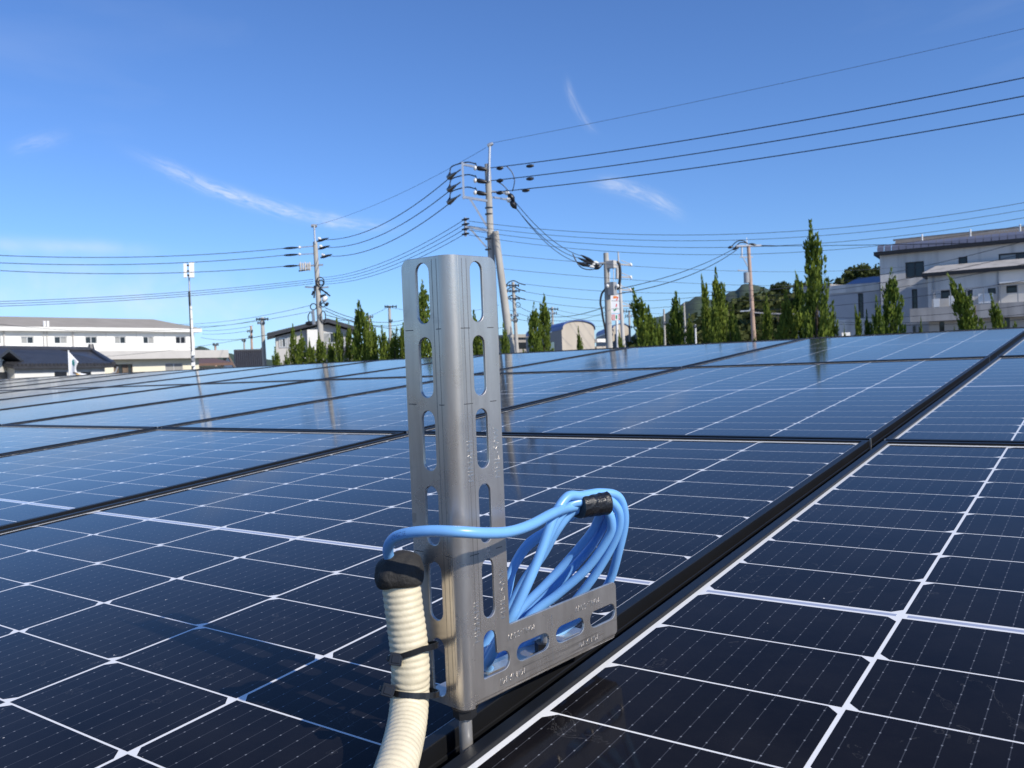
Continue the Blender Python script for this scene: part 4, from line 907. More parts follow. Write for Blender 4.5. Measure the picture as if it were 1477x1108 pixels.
m = MB(); r = FB.rect(1349, 432, 1357.5, 445); FB.slab(m, *r, 0.86, 0.9); m.build('notice_board', M_['white'], root)
for x_, y_ in ((1412, 436), (1370, 437)):
    u_, z_ = FB.hit(x_, y_); m = MB(); FB.slab(m, u_, u_ + 0.75, zb0 + 0.05, zb0 + 0.62, 0.25, 0.55); m.build('air_conditioner', M_['white'], root)
for x_ in (1440, 1346.5):
    u_, z_ = FB.hit(x_, 410); m = MB(); m.tube([FB.P(u_, zb0, 0.06), FB.P(u_, zb - 0.02, 0.06)], 0.04, 6); m.build('downpipe', M_['boxgrey'], root)
m = MB(); r = FB.rect(1442, 401, 1482, 409); FB.slab(m, r[0], r[1], r[3] - .3, r[3] - .22, 0.02, 0.8); m.build('awning', M_['white'], root)
doors = [FB.rect(1355, 464, 1362.5, 500), FB.rect(1382.5, 462, 1390.5, 500), FB.rect(1449, 458, 1457, 500)]
doors = [(a, b, 0.1, d) for a, b, c, d in doors]
wall_with_holes(FB, root, 'ground_wall', M_['wallgrey'], 0.0, FB.W, 0, zg - 0.002, doors, 0.3)
for r in doors: m = MB(); FB.slab(m, r[0], r[1], r[2], r[3], -0.25, -0.2); m.build('door', M_['pane'], root)
for i in range(40):
    u = FB.W * i / 40
    if any(a - 0.1 < u < b + 0.1 for a, b, c, d in doors): continue
    m = MB(); FB.slab(m, u, u + 0.05, 0.05, zg - 0.05, 0.002, 0.02); m.build('wall_batten', M_['wallgrey'], root)
# lower wing to its left
FW_ = Facade(1200, 56.6, 1272, 55.1); wing = empty('concrete_wing', FW_.a); tag(wing, 'lower concrete wing with blue solar roof left of the large concrete building', 'building')
zw = (FW_.hit(1205, 414)[1] + FW_.hit(1270, 405)[1]) / 2; zwb = FW_.hit(1240, 421)[1]; zwc = FW_.hit(1240, 460)[1]
tall = [FW_.rect(1238, 423, 1245.5, 459), FW_.rect(1274, 420, 1277, 455)][:1]
m = MB(); FW_.slab(m, 0, FW_.W, zwb, zw, -7, 0.06); m.build('parapet', M_['concwall'], wing)
wall_with_holes(FW_, wing, 'tile_wall', M_['tilewall'], 0, FW_.W, zwc, zwb - 0.002, tall, 0.3); window(FW_, wing, tall[0], M_['darkalu'], M_['pane'], 0, False, 0.06)
m = MB(); FW_.slab(m, 0, FW_.W, 0, zwc - 0.002, -0.3, 0.04); FW_.slab(m, 0, 0.3, 0, zwb - 0.01, -7, -0.31); m.build('lower_wall', M_['concwall'], wing)
m = MB(); vs = [FW_.P(0.9, zw + 0.01, -0.1), FW_.P(FW_.W, zw + 0.01, -0.1), FW_.P(FW_.W, zw + 0.55, -2), FW_.P(1.5, zw + 0.55, -2)]; vs += [FW_.P(FW_.W, zw + .01, -4), FW_.P(1.5, zw + .01, -4)]; m.add(vs, [(0, 1, 2, 3), (3, 2, 4, 5), (0, 3, 5), (1, 4, 2)]); m.build('solar_roof', M_['pvblue'], wing)
F3 = Facade(1152, 62, 1200, 60); box = empty('small_concrete_annex', F3.a); tag(box, 'plain concrete annex mostly hidden behind the tallest conifer', 'building')
z = F3.hit(1170, 417)[1]; m = MB(); F3.slab(m, 0, F3.W, 0, z, -6, 0); m.build('wall', M_['concwall'], box); m = MB(); F3.slab(m, -.1, F3.W + .1, z, z + .2, -6.1, .12); m.build('coping', M_['concdark'], box)

# ---------------------------------------------------------------- junipers
def crown_mesh(seed, dense=1.0):
    """unit juniper, 1 m tall and about 0.26 m wide at scale 1: flame-shaped tufts twisting upward"""
    rnd = random.Random(seed); vs = []; fs = []
    pw = rnd.uniform(0.55, 1.0); wv = rnd.uniform(9, 22)
    nt = int(72 * dense); tw = rnd.uniform(0, 6.28); bend = rnd.uniform(-0.07, 0.07); bend2 = rnd.uniform(-0.07, 0.07)
    def axis(t): return Vector((bend * t ** 3 + 0.012 * math.sin(6 * t + seed), bend2 * t ** 3 + 0.012 * math.cos(5 * t + seed), t))
    tufts = []
    for i in range(nt):
        t = (i / nt) ** 0.9
        prof = (0.105 * (1 - t) ** pw + 0.010) * (0.75 + 0.25 * min(1, t / 0.12)) * (1 + 0.22 * math.sin(t * wv + seed)) * rnd.uniform(0.6, 1.35)
        a = tw + i * 2.39996 + rnd.uniform(-.4, .4)
        rad = Vector((math.cos(a), math.sin(a), 0)); tan = Vector((-math.sin(a), math.cos(a), 0))
        L = (0.155 * (1 - t) ** 0.5 + 0.05) * rnd.uniform(0.75, 1.3)
        d = (Vector((0, 0, 1)) + rad * rnd.uniform(0.15, 0.75) * (1 - 0.5 * t) + tan * rnd.uniform(0.05, 0.35)).normalized()
        tufts.append((axis(t * 0.9) + rad * prof * rnd.uniform(0.35, 0.85), d, L, 0.034 * (1 - 0.55 * t) * rnd.uniform(0.8, 1.25)))
    tufts.append((axis(0.88), (axis(1.0) - axis(0.85)).normalized(), 0.13, 0.013))
    for p, d, L, r in tufts:
        x = d.orthogonal().normalized(); y = d.cross(x); cnt = int(56 * dense)
        for k in range(cnt):
            s = rnd.random() ** 0.8; a = rnd.uniform(0, 6.28); rr = r * math.sin(math.pi * min(1, 0.12 + 0.9 * s)) ** 0.8 * math.sqrt(rnd.uniform(0.15, 1))
            q = p + d * (s * L) + (x * math.cos(a) + y * math.sin(a)) * rr
            dd = (d * 1.0 + (x * math.cos(a) + y * math.sin(a)) * rnd.uniform(0.15, 0.75) + Vector((rnd.uniform(-.2, .2), rnd.uniform(-.2, .2), 0.1))).normalized()
            ll = rnd.uniform(0.018, 0.034) * (1.15 - 0.45 * s); ww = ll * rnd.uniform(0.22, 0.36)
            side = dd.cross(Vector((rnd.uniform(-1, 1), rnd.uniform(-1, 1), rnd.uniform(-1, 1)))).normalized()
            b = len(vs); vs += [q, q + dd * ll * 0.45 + side * ww, q + dd * ll, q + dd * ll * 0.45 - side * ww]; fs.append((b, b + 1, b + 2, b + 3))
    me = bpy.data.meshes.new('juniper_crown'); me.from_pydata([tuple(v) for v in vs], [], fs); me.materials.append(M_['juniper']); return me
def trunk_mesh():
    m = MB(); pts = [Vector((0.01 * math.sin(3 * t), 0.008 * math.sin(5 * t), t)) for t in [i / 10 * 0.9 for i in range(11)]]
    m.tube(pts, [0.022 * (1 - 0.9 * i / 10) + 0.002 for i in range(11)], 7)
    for k in range(10):
        a = k * 2.4; z = 0.08 + 0.07 * k; m.tube([pts[min(10, int(z / 0.09))], Vector((0.06 * math.cos(a), 0.06 * math.sin(a), z + 0.09))], [0.007, 0.002], 5)
    return m.mesh('juniper_trunk', M_['bark'], True)
crowns = [crown_mesh(s, 1.0) for s in (11, 23, 37, 41, 59, 67, 83, 97, 103, 131, 149)]; tk = trunk_mesh()
TREE_V = 21.5
# pixel of the tip, crown width in pixels, sideways bend of the tip in pixels, label
TR = [(397, 501, 15, 0, 'leftmost small juniper beside the grey pole'), (409, 506, 13, 0, 'second small juniper from the left end of the hedge'), (419, 467, 13, 0, 'slim tall juniper third from the left end of the hedge'),
      (434, 478, 17, 0, 'bushy juniper left of the pole with transformers'), (451, 493, 15, 0, 'short juniper in front of the white bay of the gabled house'), (466, 480, 19, 0, 'juniper standing before the pole with transformers'),
      (491, 459, 14, -3, 'left one of three slim junipers right of the gabled house'), (501, 464, 13, 0, 'middle one of three slim junipers right of the gabled house'), (511, 469, 13, 0, 'right one of three slim junipers right of the gabled house'),
      (525, 434, 26, -5, 'tallest juniper of the left hedge, pointed tip'), (541, 462, 17, 0, 'juniper just right of the tallest one in the left hedge'), (552, 470, 18, 0, 'bushy juniper second right of the tallest left one'),
      (567, 473, 18, 0, 'juniper left of the bracket, second from it'), (577, 465, 18, 0, 'juniper just left of the bracket edge'), (611, 405, 30, -2, 'tall juniper seen through the upper left bracket slots'), (596, 470, 18, 0, 'juniper hidden mostly behind the bracket flange'),
      (693, 448, 26, 0, 'juniper seen through the upper right bracket slots'), (730, 466, 15, 0, 'small juniper at the foot of the leaning support pole'), (768, 436, 19, -2, 'slim juniper left in front of the larger barrel-roofed building'),
      (782, 424, 25, -4, 'tall juniper before the larger barrel-roofed building'), (835, 471, 11, -4, 'tiny bent juniper in front of the beige barrel front'), (895, 476, 12, 5, 'small bent juniper below the convenience store sign'),
      (932, 416, 32, -14, 'broad juniper with a bent double tip right of the store sign'), (948, 458, 16, 0, 'small juniper nestling right of the broad double-tipped one'), (970, 420, 24, -5, 'tall juniper left of the distant hill gap'), (994, 455, 16, 3, 'short juniper right of the distant hill gap'),
      (1020, 396, 18, -3, 'left one of the two tall slim junipers before the wooded hill'), (1042, 387, 23, -4, 'right one of the two tall slim junipers before the wooded hill'), (1064, 458, 12, 0, 'small juniper left of the brown pole'), (1085, 478, 10, 0, 'tiny juniper at the foot of the brown pole'), (1103, 423, 17, 0, 'juniper right of the brown pole'),
      (1139, 420, 30, 0, 'dark bushy juniper left of the tallest one'), (1157, 390, 24, -3, 'pointed juniper close left of the tallest one'), (1176, 319, 31, -7, 'tallest juniper, standing alone above the right hedge'), (1166, 395, 18, 0, 'thin juniper in front of the tallest one'), (1196, 440, 20, 0, 'short juniper at the right foot of the tallest one'),
      (1216, 470, 8, 0, 'tiny juniper before the concrete wing'), (1239, 440, 16, 0, 'left one of three junipers before the concrete wing'), (1254, 447, 15, 0, 'middle one of three junipers before the concrete wing'), (1269, 427, 17, 0, 'right one of three junipers before the concrete wing'),
      (1284, 386, 30, -6, 'tall juniper at the corner of the concrete building'), (1325, 458, 11, 0, 'tiny juniper before the tiled wall of the concrete building'), (1376, 472, 9, 0, 'tiny shrub-like juniper before the ground floor doors'),
      (1406, 393, 34, -24, 'juniper with its tip bent left before the balcony'), (1444, 424, 22, -12, 'juniper leaning left before the right end of the balcony'), (1456, 466, 30, 0, 'low bushy juniper at the right end of the hedge'),
      (426, 490, 14, 0, 'low juniper between the slim tall one and the bushy one at the hedge start'), (443, 489, 13, 0, 'low juniper tucked in just left of the white bay'), (478, 488, 15, 0, 'low juniper just right of the pole with transformers'),
      (518, 468, 15, 0, 'juniper close left of the tallest one in the left hedge'), (533, 458, 16, 0, 'juniper close right of the tallest one in the left hedge'), (559, 478, 15, 0, 'low juniper between the bushy ones left of the bracket'), (585, 472, 18, 0, 'juniper touching the left outline of the bracket'),
      (941, 440, 22, 0, 'dense juniper filling the right flank of the broad double-tipped one'), (979, 462, 15, 0, 'low juniper right of the tall one at the hill gap'), (1031, 430, 18, 0, 'dark juniper between the two tall slim ones'), (1052, 440, 17, 0, 'dark juniper right of the two tall slim ones'), (1122, 446, 22, 0, 'dark low juniper left of the bushy one near the tallest'), (1186, 428, 20, 0, 'juniper shoulder just right of the tallest one')]
for i, (px, py, w, bend, lab) in enumerate(TR):
    rd = ray(px, 510); d = (TREE_V + ((i * 37) % 11 - 5) * 0.12 - CAM.y) / rd.y
    if px in (1139, 1166, 1196): d *= 0.985 + 0.02 * (px == 1139)
    b = GX(px + 0.036 * 95, d); h = PX(px, py, d).z
    wid = w * d / FPX
    root = empty('juniper_tree', b); tag(root, lab, 'tree', 'clipped junipers along the fence')
    o = link('crown', crowns[(i * 3) % 11], root); wr = wid / (0.165 if i % 3 else 0.15)
    o.scale = (wr, wr, h * 0.985); o.rotation_euler = (0, 0, i * 1.7)
    if abs(bend) > 8:
        me = o.data.copy(); o.data = me
        dv = RW.transposed() @ Vector((1, 0, 0)); dv = Vector((dv.x, dv.y, 0)).normalized() * (bend * d / FPX)
        dl = Matrix.Rotation(-i * 1.7, 3, 'Z') @ dv
        for v in me.vertices:
            t = max(0, (v.co.z - 0.62) / 0.38); v.co.x += dl.x / wr * t ** 1.5 ; v.co.y += dl.y / wr * t ** 1.5
    q = link('trunk', tk, root); q.scale = (wr * 0.8, wr * 0.8, h * 0.95); q.rotation_euler = (0, 0, i * 1.1)

# ---------------------------------------------------------------- wooded hill, single crowns, far hills
def leaf_mass(name, pts, size, mat, seed):
    rnd = random.Random(seed); vs = []; fs = []
    for p in pts:
        s = size * rnd.uniform(0.6, 1.4); a = Vector((rnd.gauss(0, 1), rnd.gauss(0, 1), rnd.gauss(0, 1))).normalized(); c = a.orthogonal().normalized(); e = a.cross(c)
        b = len(vs); vs += [p + c * s, p + e * s * .8, p - c * s, p - e * s * .8]; fs.append((b, b + 1, b + 2, b + 3))
    me = bpy.data.meshes.new(name); me.from_pydata([tuple(v) for v in vs], [], fs); me.materials.append(mat); return me
def wooded_hill():
    rnd = random.Random(5)
    # ridge outline in pixels at depth 105
    prof = [(930, 478), (960, 470), (1000, 462), (1035, 452), (1060, 436), (1085, 424), (1110, 418), (1135, 409), (1160, 408), (1185, 412), (1215, 402), (1260, 400), (1300, 420)]
    D = 105; pts = []; gv = []; gf = []
    def ztop(x):
        for (a, b), (c, e) in zip(prof[:-1], prof[1:]):
            if a <= x <= c: return b + (e - b) * (x - a) / (c - a)
        return prof[-1][1]
    crowns_ = []
    for k in range(300):
        x = rnd.uniform(930, 1295); s = rnd.random(); top = PX(x, ztop(x), D).z
        z = 1.2 + (top - 2.6) * s; dd = D - 22 * (1 - s) + rnd.uniform(-2, 2)
        g = GX(x, dd); crowns_.append((Vector((g.x, g.y, z)), rnd.uniform(1.6, 3.0)))
    for c, r in crowns_:
        for j in range(95):
            v = Vector((rnd.gauss(0, 1), rnd.gauss(0, 1), rnd.gauss(0, 1))).normalized(); pts.append(c + Vector((v.x * r, v.y * r, v.z * r * 0.8)) * rnd.uniform(0.75, 1.05))
    o = link('woodland', leaf_mass('woodland', pts, 0.34, M_['broad'], 9)); tag(o, 'dense dark green woodland covering the low hill on the right', 'woodland', None, 'stuff')
    m = MB(); n = 30
    for i in range(n + 1):
        x = 920 + 385 * i / n; t = PX(x, ztop(x), D).z
        a, b, c = GX(x, D - 24), GX(x, D), GX(x, D + 60); m.v += [a, Vector((b.x, b.y, max(0.5, t - 2.6))), Vector((c.x, c.y, 0))]
    for i in range(n):
        q = i * 3; m.f += [(q, q + 3, q + 4, q + 1), (q + 1, q + 4, q + 5, q + 2)]
    tag(m.build('hill', M_['hillmat2'], None, True), kind='structure')
wooded_hill()
def broad_tree(px, py, wpx, d, lab, seed, hfrac=0.62):
    b = GX(px, d); h = PX(px, py, d).z; R = wpx * d / FPX / 2; rnd = random.Random(seed)
    root = empty('broadleaf_tree', b); tag(root, lab, 'tree')
    pts = []
    for k in range(34):
        v = Vector((rnd.gauss(0, 1), rnd.gauss(0, 1), rnd.gauss(0, 0.8))).normalized() * rnd.random() ** 0.4
        rr = R * rnd.uniform(0.22, 0.36); cz = h - R * hfrac * 1.0; c = Vector((v.x * (R - rr), v.y * (R - rr), cz + v.z * (R * hfrac - rr)))
        for j in range(110):
            w = Vector((rnd.gauss(0, 1), rnd.gauss(0, 1), rnd.gauss(0, 1))).normalized(); pts.append(c + w * rr * rnd.uniform(0.7, 1.05))
    link('crown', leaf_mass('broadleaf_crown', pts, R * 0.055, M_['broad'], seed), root)
    m = MB(); m.tube([Vector((0, 0, 0)), Vector((0.1, 0, h * 0.4)), Vector((0, 0.1, h * 0.75))], [R * .09, R * .07, R * .03], 8)
    for k in range(6): a = k * 1.05; m.tube([Vector((0, 0, h * .45)), Vector((math.cos(a) * R * .5, math.sin(a) * R * .5, h * .75))], [R * .04, R * .012], 6)
    link('trunk', m.mesh('broadleaf_trunk', M_['bark'], True), root)
broad_tree(1252, 376, 76, 78, 'round broadleaf tree above the concrete wing roof', 21)
broad_tree(1130, 405, 34, 92, 'rounded tree crown rising on the wooded hill left of the tallest conifer', 22)
broad_tree(1160, 405, 30, 90, 'smaller tree crown just left behind the tallest conifer', 23)
def far_hill(prof, D, depth, mat, seed):
    m = MB(); n = 90; rnd = random.Random(seed); rows = 7
    x0, x1 = prof[0][0], prof[-1][0]
    for i in range(n + 1):
        x = x0 + (x1 - x0) * i / n
        for (a, b), (c, e) in zip(prof[:-1], prof[1:]):
            if a <= x <= c: y = b + (e - b) * (0.5 - 0.5 * math.cos(math.pi * (x - a) / (c - a)))
        y += 1.2 * noise.noise(Vector((x * 0.06, seed, 0))) + 0.7 * noise.noise(Vector((x * 0.25, seed, 3)))
        top = max(3, PX(x, y, D).z)
        for r in range(rows):
            s = r / (rows - 1); g = GX(x, D - depth * (1 - s)); m.v.append(Vector((g.x, g.y, top * math.sin(s * math.pi / 2) + (0 if r == 0 else D * 0.0006 * noise.noise(Vector((x * 0.1, s * 9, seed)))))))
    for i in range(n):
        for r in range(rows - 1): q = i * rows + r; m.f.append((q, q + rows, q + rows + 1, q + 1))
    tag(m.build('hill', mat, None, True), kind='structure')
far_hill([(900, 505), (930, 470), (950, 460), (980, 448), (1010, 432), (1035, 437), (1062, 424), (1078, 414), (1100, 418), (1130, 430), (1200, 450), (1300, 480)], 900, 420, M_['hillmat'], 1)
far_hill([(880, 500), (960, 462), (995, 437), (1015, 434), (1060, 440), (1150, 425), (1250, 430), (1400, 450), (1600, 470)], 2100, 800, M_['hillmat'], 2)
far_hill([(180, 545), (240, 520), (275, 505), (292, 501), (315, 508), (345, 512), (400, 520), (470, 528)], 1300, 500, M_['hillmat'], 3)

# ---------------------------------------------------------------- poles
def shaft(root, px, ytop, d, r0, r1, mat, name='shaft', lean=None):
    g = GX(px[1], d); top = PX(px[0], ytop, d); m = MB()
    m.tube([g, g.lerp(top, 0.5), top], [r0, (r0 + r1) / 2, r1], 16); o = m.build(name, mat, root); autosmooth(o, 40); return g, top
def part(root, name, mat, fn, smooth=False):
    m = MB(); fn(m); o = m.build(name, mat, root)
    if smooth: autosmooth(o, 45)
    return o
def rod(root, name, mat, a, b, w, d, d2=None):
    return part(root, name, mat, lambda m: m.bar(PX(*a, d), PX(*b, d2 or d), w))
def blobs(root, name, mat, a, b, rads, d, d2=None, n=10):
    A, B = PX(*a, d), PX(*b, d2 or d); k = len(rads)
    return part(root, name, mat, lambda m: m.tube([A.lerp(B, i / (k - 1)) for i in range(k)], rads, n), True)
def loopw(root, name, mat, pts, r, d): return part(root, name, mat, lambda m: m.tube(spline([PX(*p, d) for p in pts], 8), r, 6))
def coil(root, px, py, rpx, d, rpy=None, mat='wire'):
    rpy = rpy or rpx
    return part(root, 'cable_loop', M_[mat], lambda m: m.tube([PX(px + rpx * math.cos(a), py + rpy * math.sin(a), d + 0.1 * math.sin(a)) for a in [2 * math.pi * k / 18 for k in range(18)]], 0.028, 6, closed=True))

# tall concrete pole behind the bracket
D1 = 30.0; s1 = D1 / FPX
p1 = empty('utility_pole', GX(714, D1)); tag(p1, 'tall concrete utility pole with steel top and side arm behind the bracket', 'utility pole', 'utility poles')
shaft(p1, (703.2, 716), 237, D1, 0.17, 0.105, M_['concrete'])
blobs(p1, 'steel_top', M_['galv'], (705.3, 262), (706.4, 208), [0.045, 0.045], D1 - 0.12)
blobs(p1, 'cap_fitting', M_['galv'], (703, 210.5), (711, 207), [0.05, 0.07, 0.05], D1 - 0.12)
rod(p1, 'upper_arm', M_['galv'], (667, 237), (702, 244), 0.075, D1 - 0.15); rod(p1, 'lower_arm', M_['galv'], (667, 284), (703, 290), 0.08, D1 - 0.15)
rod(p1, 'arm_post', M_['galv'], (667, 234), (669, 287), 0.07, D1 - 0.2)
rod(p1, 'arm_brace', M_['galv'], (678, 287), (702, 326), 0.07, D1 - 0.15); rod(p1, 'comm_arm', M_['galv'], (672, 327), (704, 333), 0.08, D1 - 0.15); rod(p1, 'comm_brace', M_['galv'], (679, 331), (702, 357), 0.06, D1 - 0.15)
rod(p1, 'comm_post', M_['galv'], (671, 314), (671.5, 341), 0.07, D1 - 0.2)
for y in (317, 324, 331, 338): blobs(p1, 'insulator', M_['insul'], (666, y + 0.5), (677, y - 1.5), [0.02, 0.05, 0.02], D1 - 0.25)
rod(p1, 'right_arm', M_['galv'], (706, 276), (735, 279.5), 0.06, D1); rod(p1, 'right_arm', M_['galv'], (706, 284), (733, 288), 0.06, D1)
for y in (243, 261, 278.5):
    blobs(p1, 'insulator', M_['insul'], (686.5, y - 1), (702, y + 2), [0.04, 0.085, 0.08, 0.07, 0.04], D1 - 0.2)
    blobs(p1, 'insulator_cap', M_['porcelain'], (683, y - 0.5), (687.5, y - 0.3), [0.05, 0.09, 0.06], D1 - 0.2)
    blobs(p1, 'wire_sleeve', M_['insul'], (716, y + 0.3), (726, y - 0.9), [0.03, 0.07, 0.07, 0.03], D1 - 0.05)
    rod(p1, 'horn', M_['insul'], (685.5, y - 8), (688.5, y - 1), 0.035, D1 - 0.2)
for y in (254, 272, 290):
    blobs(p1, 'insulator', M_['insul'], (649, y - 6.5), (648, y + 4.5), [0.02, 0.04, 0.08, 0.12, 0.07], D1 + 1.4)
    blobs(p1, 'insulator_tail', M_['insul'], (648, y + 2), (664, y - 9), [0.10, 0.07, 0.03, 0.025], D1 + 1.4, D1 + 0.1)
    loopw(p1, 'jumper', M_['wire'], [(649, y - 7), (651, y - 13), (660, y - 17), (675, y - 20), (687, y - 17)], 0.022, D1)
for y, x in ((279, 734), (289.5, 737)):
    blobs(p1, 'insulator_cap', M_['porcelain'], (x - 6, y - 3), (x, y + 1), [0.05, 0.10, 0.06], D1)
    blobs(p1, 'insulator', M_['insul'], (x, y + 1), (x + 8, y + 12), [0.07, 0.11, 0.10, 0.02], D1)
loopw(p1, 'jumper', M_['wire'], [(731, 240), (738, 248), (742, 259), (741, 269), (739, 276)], 0.018, D1); loopw(p1, 'jumper', M_['wire'], [(717, 262), (724, 266), (731, 273), (735, 279)], 0.018, D1)
for y in (300, 309, 345, 360): part(p1, 'band', M_['insul'], lambda m: m.tube([PX(705, y, D1) + Vector((0, 0, -0.02)), PX(705, y, D1) + Vector((0, 0, 0.02))], 0.135, 14))
strut = empty('support_pole', GX(752, D1 - 0.6)); tag(strut, 'leaning concrete support pole propping the tall pole behind the bracket', 'support pole')
shaft(strut, (714.5, 754), 334, D1 - 0.2, 0.19, 0.115, M_['concrete'])

# pole with transformers on the left
D2 = 45.0; p2 = empty('utility_pole', GX(467, D2)); tag(p2, 'concrete utility pole with transformers and cable loops left of the bracket', 'utility pole', 'utility poles')
shaft(p2, (454.5, 468), 349, D2, 0.20, 0.115, M_['concrete']); blobs(p2, 'steel_top', M_['galv'], (453.2, 326), (454.6, 352), [0.05, 0.05], D2 - .1); blobs(p2, 'cap_fitting', M_['boxgrey'], (449, 326), (457, 326), [0.08, 0.1, 0.08], D2)
for y, x in ((347.5, 461), (358.5, 463), (371, 466)):
    blobs(p2, 'insulator', M_['insul'], (x - 4, y + 1), (x + 13, y - 4), [0.03, 0.075, 0.07, 0.05, 0.02], D2); blobs(p2, 'insulator_cap', M_['porcelain'], (x - 2, y - 4), (x + 2, y - 2), [0.06, 0.08, 0.05], D2)
rod(p2, 'arm', M_['galv'], (440, 384), (466, 382), 0.09, D2); rod(p2, 'arm', M_['galv'], (432, 357), (455, 355), 0.05, D2); rod(p2, 'arm', M_['galv'], (432, 367), (455, 366), 0.05, D2)
for y in (358, 368, 384):
    blobs(p2, 'insulator', M_['insul'], (408, y + 0.5), (430, y - 0.8), [0.02, 0.055, 0.065, 0.055, 0.03], D2); blobs(p2, 'insulator_cap', M_['porcelain'], (430, y - 1), (434, y - 1), [0.04, 0.08, 0.05], D2)
for k, x in enumerate((433, 436.5, 440, 443.5, 446.5)): blobs(p2, 'cutout', M_['wallgrey'], (x, 378 + k % 2), (x + 0.6, 391 - k % 2), [0.03, 0.06, 0.04, 0.06, 0.02], D2 - 0.2)
rod(p2, 'arm', M_['insul'], (431, 391), (446, 389), 0.07, D2); rod(p2, 'arm', M_['galv'], (440, 414), (458, 415), 0.08, D2); rod(p2, 'arm', M_['galv'], (458, 416), (474, 414), 0.08, D2); rod(p2, 'arm', M_['insul'], (461, 428), (470, 426), 0.14, D2)
coil(p2, 462, 407, 5.5, D2 - .2, 7); coil(p2, 463, 408, 3.6, D2 - .25); coil(p2, 452, 442.5, 4.5, D2 - .2); coil(p2, 466, 440, 3, D2 - .2); coil(p2, 466, 457, 3.6, D2 - .2, 8.5); coil(p2, 448, 458, 3.6, D2 - .2, 7)
blobs(p2, 'closure', M_['porcelain'], (466, 430), (471, 433), [0.12, 0.19, 0.19, 0.12], D2 - .2); blobs(p2, 'closure', M_['insul'], (441, 467), (452, 466), [0.08, 0.12, 0.12, 0.08], D2 - .2); blobs(p2, 'closure', M_['insul'], (470, 438), (473, 440), [0.08, 0.13, 0.1], D2 - .2)
for a, b in (((460, 416), (472, 423)), ((462, 416), (476, 427)), ((452, 420), (450, 426)), ((454, 412), (453, 430))): rod(p2, 'tail', M_['insul'], a, b, 0.08, D2 - .1)
rod(p2, 'step_pole', M_['galv'], (451, 448), (453, 468), 0.12, D2 - .25)

# pole beside the store sign
D3 = 38.0; p3 = empty('utility_pole', GX(879, D3)); tag(p3, 'utility pole with grey boxes and dark cables left of the store sign', 'utility pole', 'utility poles')
shaft(p3, (874, 880), 365, D3, 0.19, 0.115, M_['concrete'])
part(p3, 'switch_box', M_['wallgrey'], lambda m: m.box((-0.18, -0.15, -0.18), (0.18, 0.15, 0.14), Matrix.Translation(PX(882, 381, D3 - .1)))); part(p3, 'switch_box_top', M_['wallgrey'], lambda m: m.bar(PX(876, 377, D3), PX(888, 377, D3), 0.09))
part(p3, 'transformer', M_['boxgrey'], lambda m: m.box((-0.15, -0.15, -0.30), (0.15, 0.15, 0.27), Matrix.Translation(PX(883, 416, D3 - .15))))
for x in (876, 890.5): blobs(p3, 'insulator', M_['porcelain'], (x, 410), (x, 415), [0.04, 0.08, 0.08, 0.04], D3 - .3)
rod(p3, 'hanger', M_['galv'], (879, 384), (879, 405), 0.04, D3 - .1); rod(p3, 'hanger', M_['galv'], (885, 384), (885, 405), 0.03, D3 - .1)
loopw(p3, 'cable', M_['wire'], [(889, 378), (893, 381), (894.5, 395), (893, 412), (890, 418)], 0.07, D3); loopw(p3, 'cable', M_['wire'], [(873, 417), (868, 424), (866, 436), (868, 447), (870, 460), (873, 475), (876, 500)], 0.05, D3)
for (a, b) in (((838, 368), (856, 378)), ((834, 372), (854, 381)), ((832, 378), (850, 384))): blobs(p3, 'insulator', M_['insul'], a, b, [0.02, 0.05, 0.07, 0.075, 0.05], D3 - 1.2, D3 - .5); blobs(p3, 'insulator_cap', M_['porcelain'], b, (b[0] + 7, b[1] + 1.5), [0.05, 0.07, 0.04], D3 - .5); rod(p3, 'dead_end', M_['galv'], (b[0] + 6, b[1] + 1), (873, 379), 0.04, D3 - .5, D3)
for pts in ([(826, 366), (832, 378), (842, 384), (856, 383)], [(828, 370), (836, 384), (848, 389), (862, 387), (870, 381)]): loopw(p3, 'jumper', M_['wire'], pts, 0.024, D3 - .5)
blobs(p3, 'wire_sleeve', M_['insul'], (856, 384), (864, 381), [.03, .08, .08, .03], D3 - .5); blobs(p3, 'wire_sleeve', M_['insul'], (857, 388), (867, 384), [.03, .09, .09, .03], D3 - .5)
p3b = empty('cable_riser_pole', GX(883, D3 + .3)); tag(p3b, 'thin pale steel pipe pole close right of the store sign utility pole', 'pole')
part(p3b, 'pipe', M_['white'], lambda m: m.tube([GX(881.5, D3 + .3), PX(879.5, 430, D3 + .3)], 0.06, 10), True)

# steel pole with stub arms behind the sign
D4 = 62; p4 = empty('steel_arm_pole', GX(901, D4)); tag(p4, 'pale steel pole with four short right-hand arms behind the store sign', 'utility pole')
blobs(p4, 'shaft', M_['wallgrey'], (899.5, 505), (891.5, 363), [0.16, 0.14, 0.10, 0.05], D4); blobs(p4, 'shaft', M_['wallgrey'], (890.5, 382), (890.2, 402), [0.12, 0.12], D4)
for y in (381.5, 399.5, 418, 441): rod(p4, 'arm', M_['wallgrey'], (895, y), (911, y + 1), 0.10, D4); blobs(p4, 'insulator', M_['porcelain'], (909, y - 2), (911, y + 3), [0.05, 0.10, 0.05], D4); rod(p4, 'arm_stay', M_['wallgrey'], (896, y - 6), (910, y), 0.05, D4)

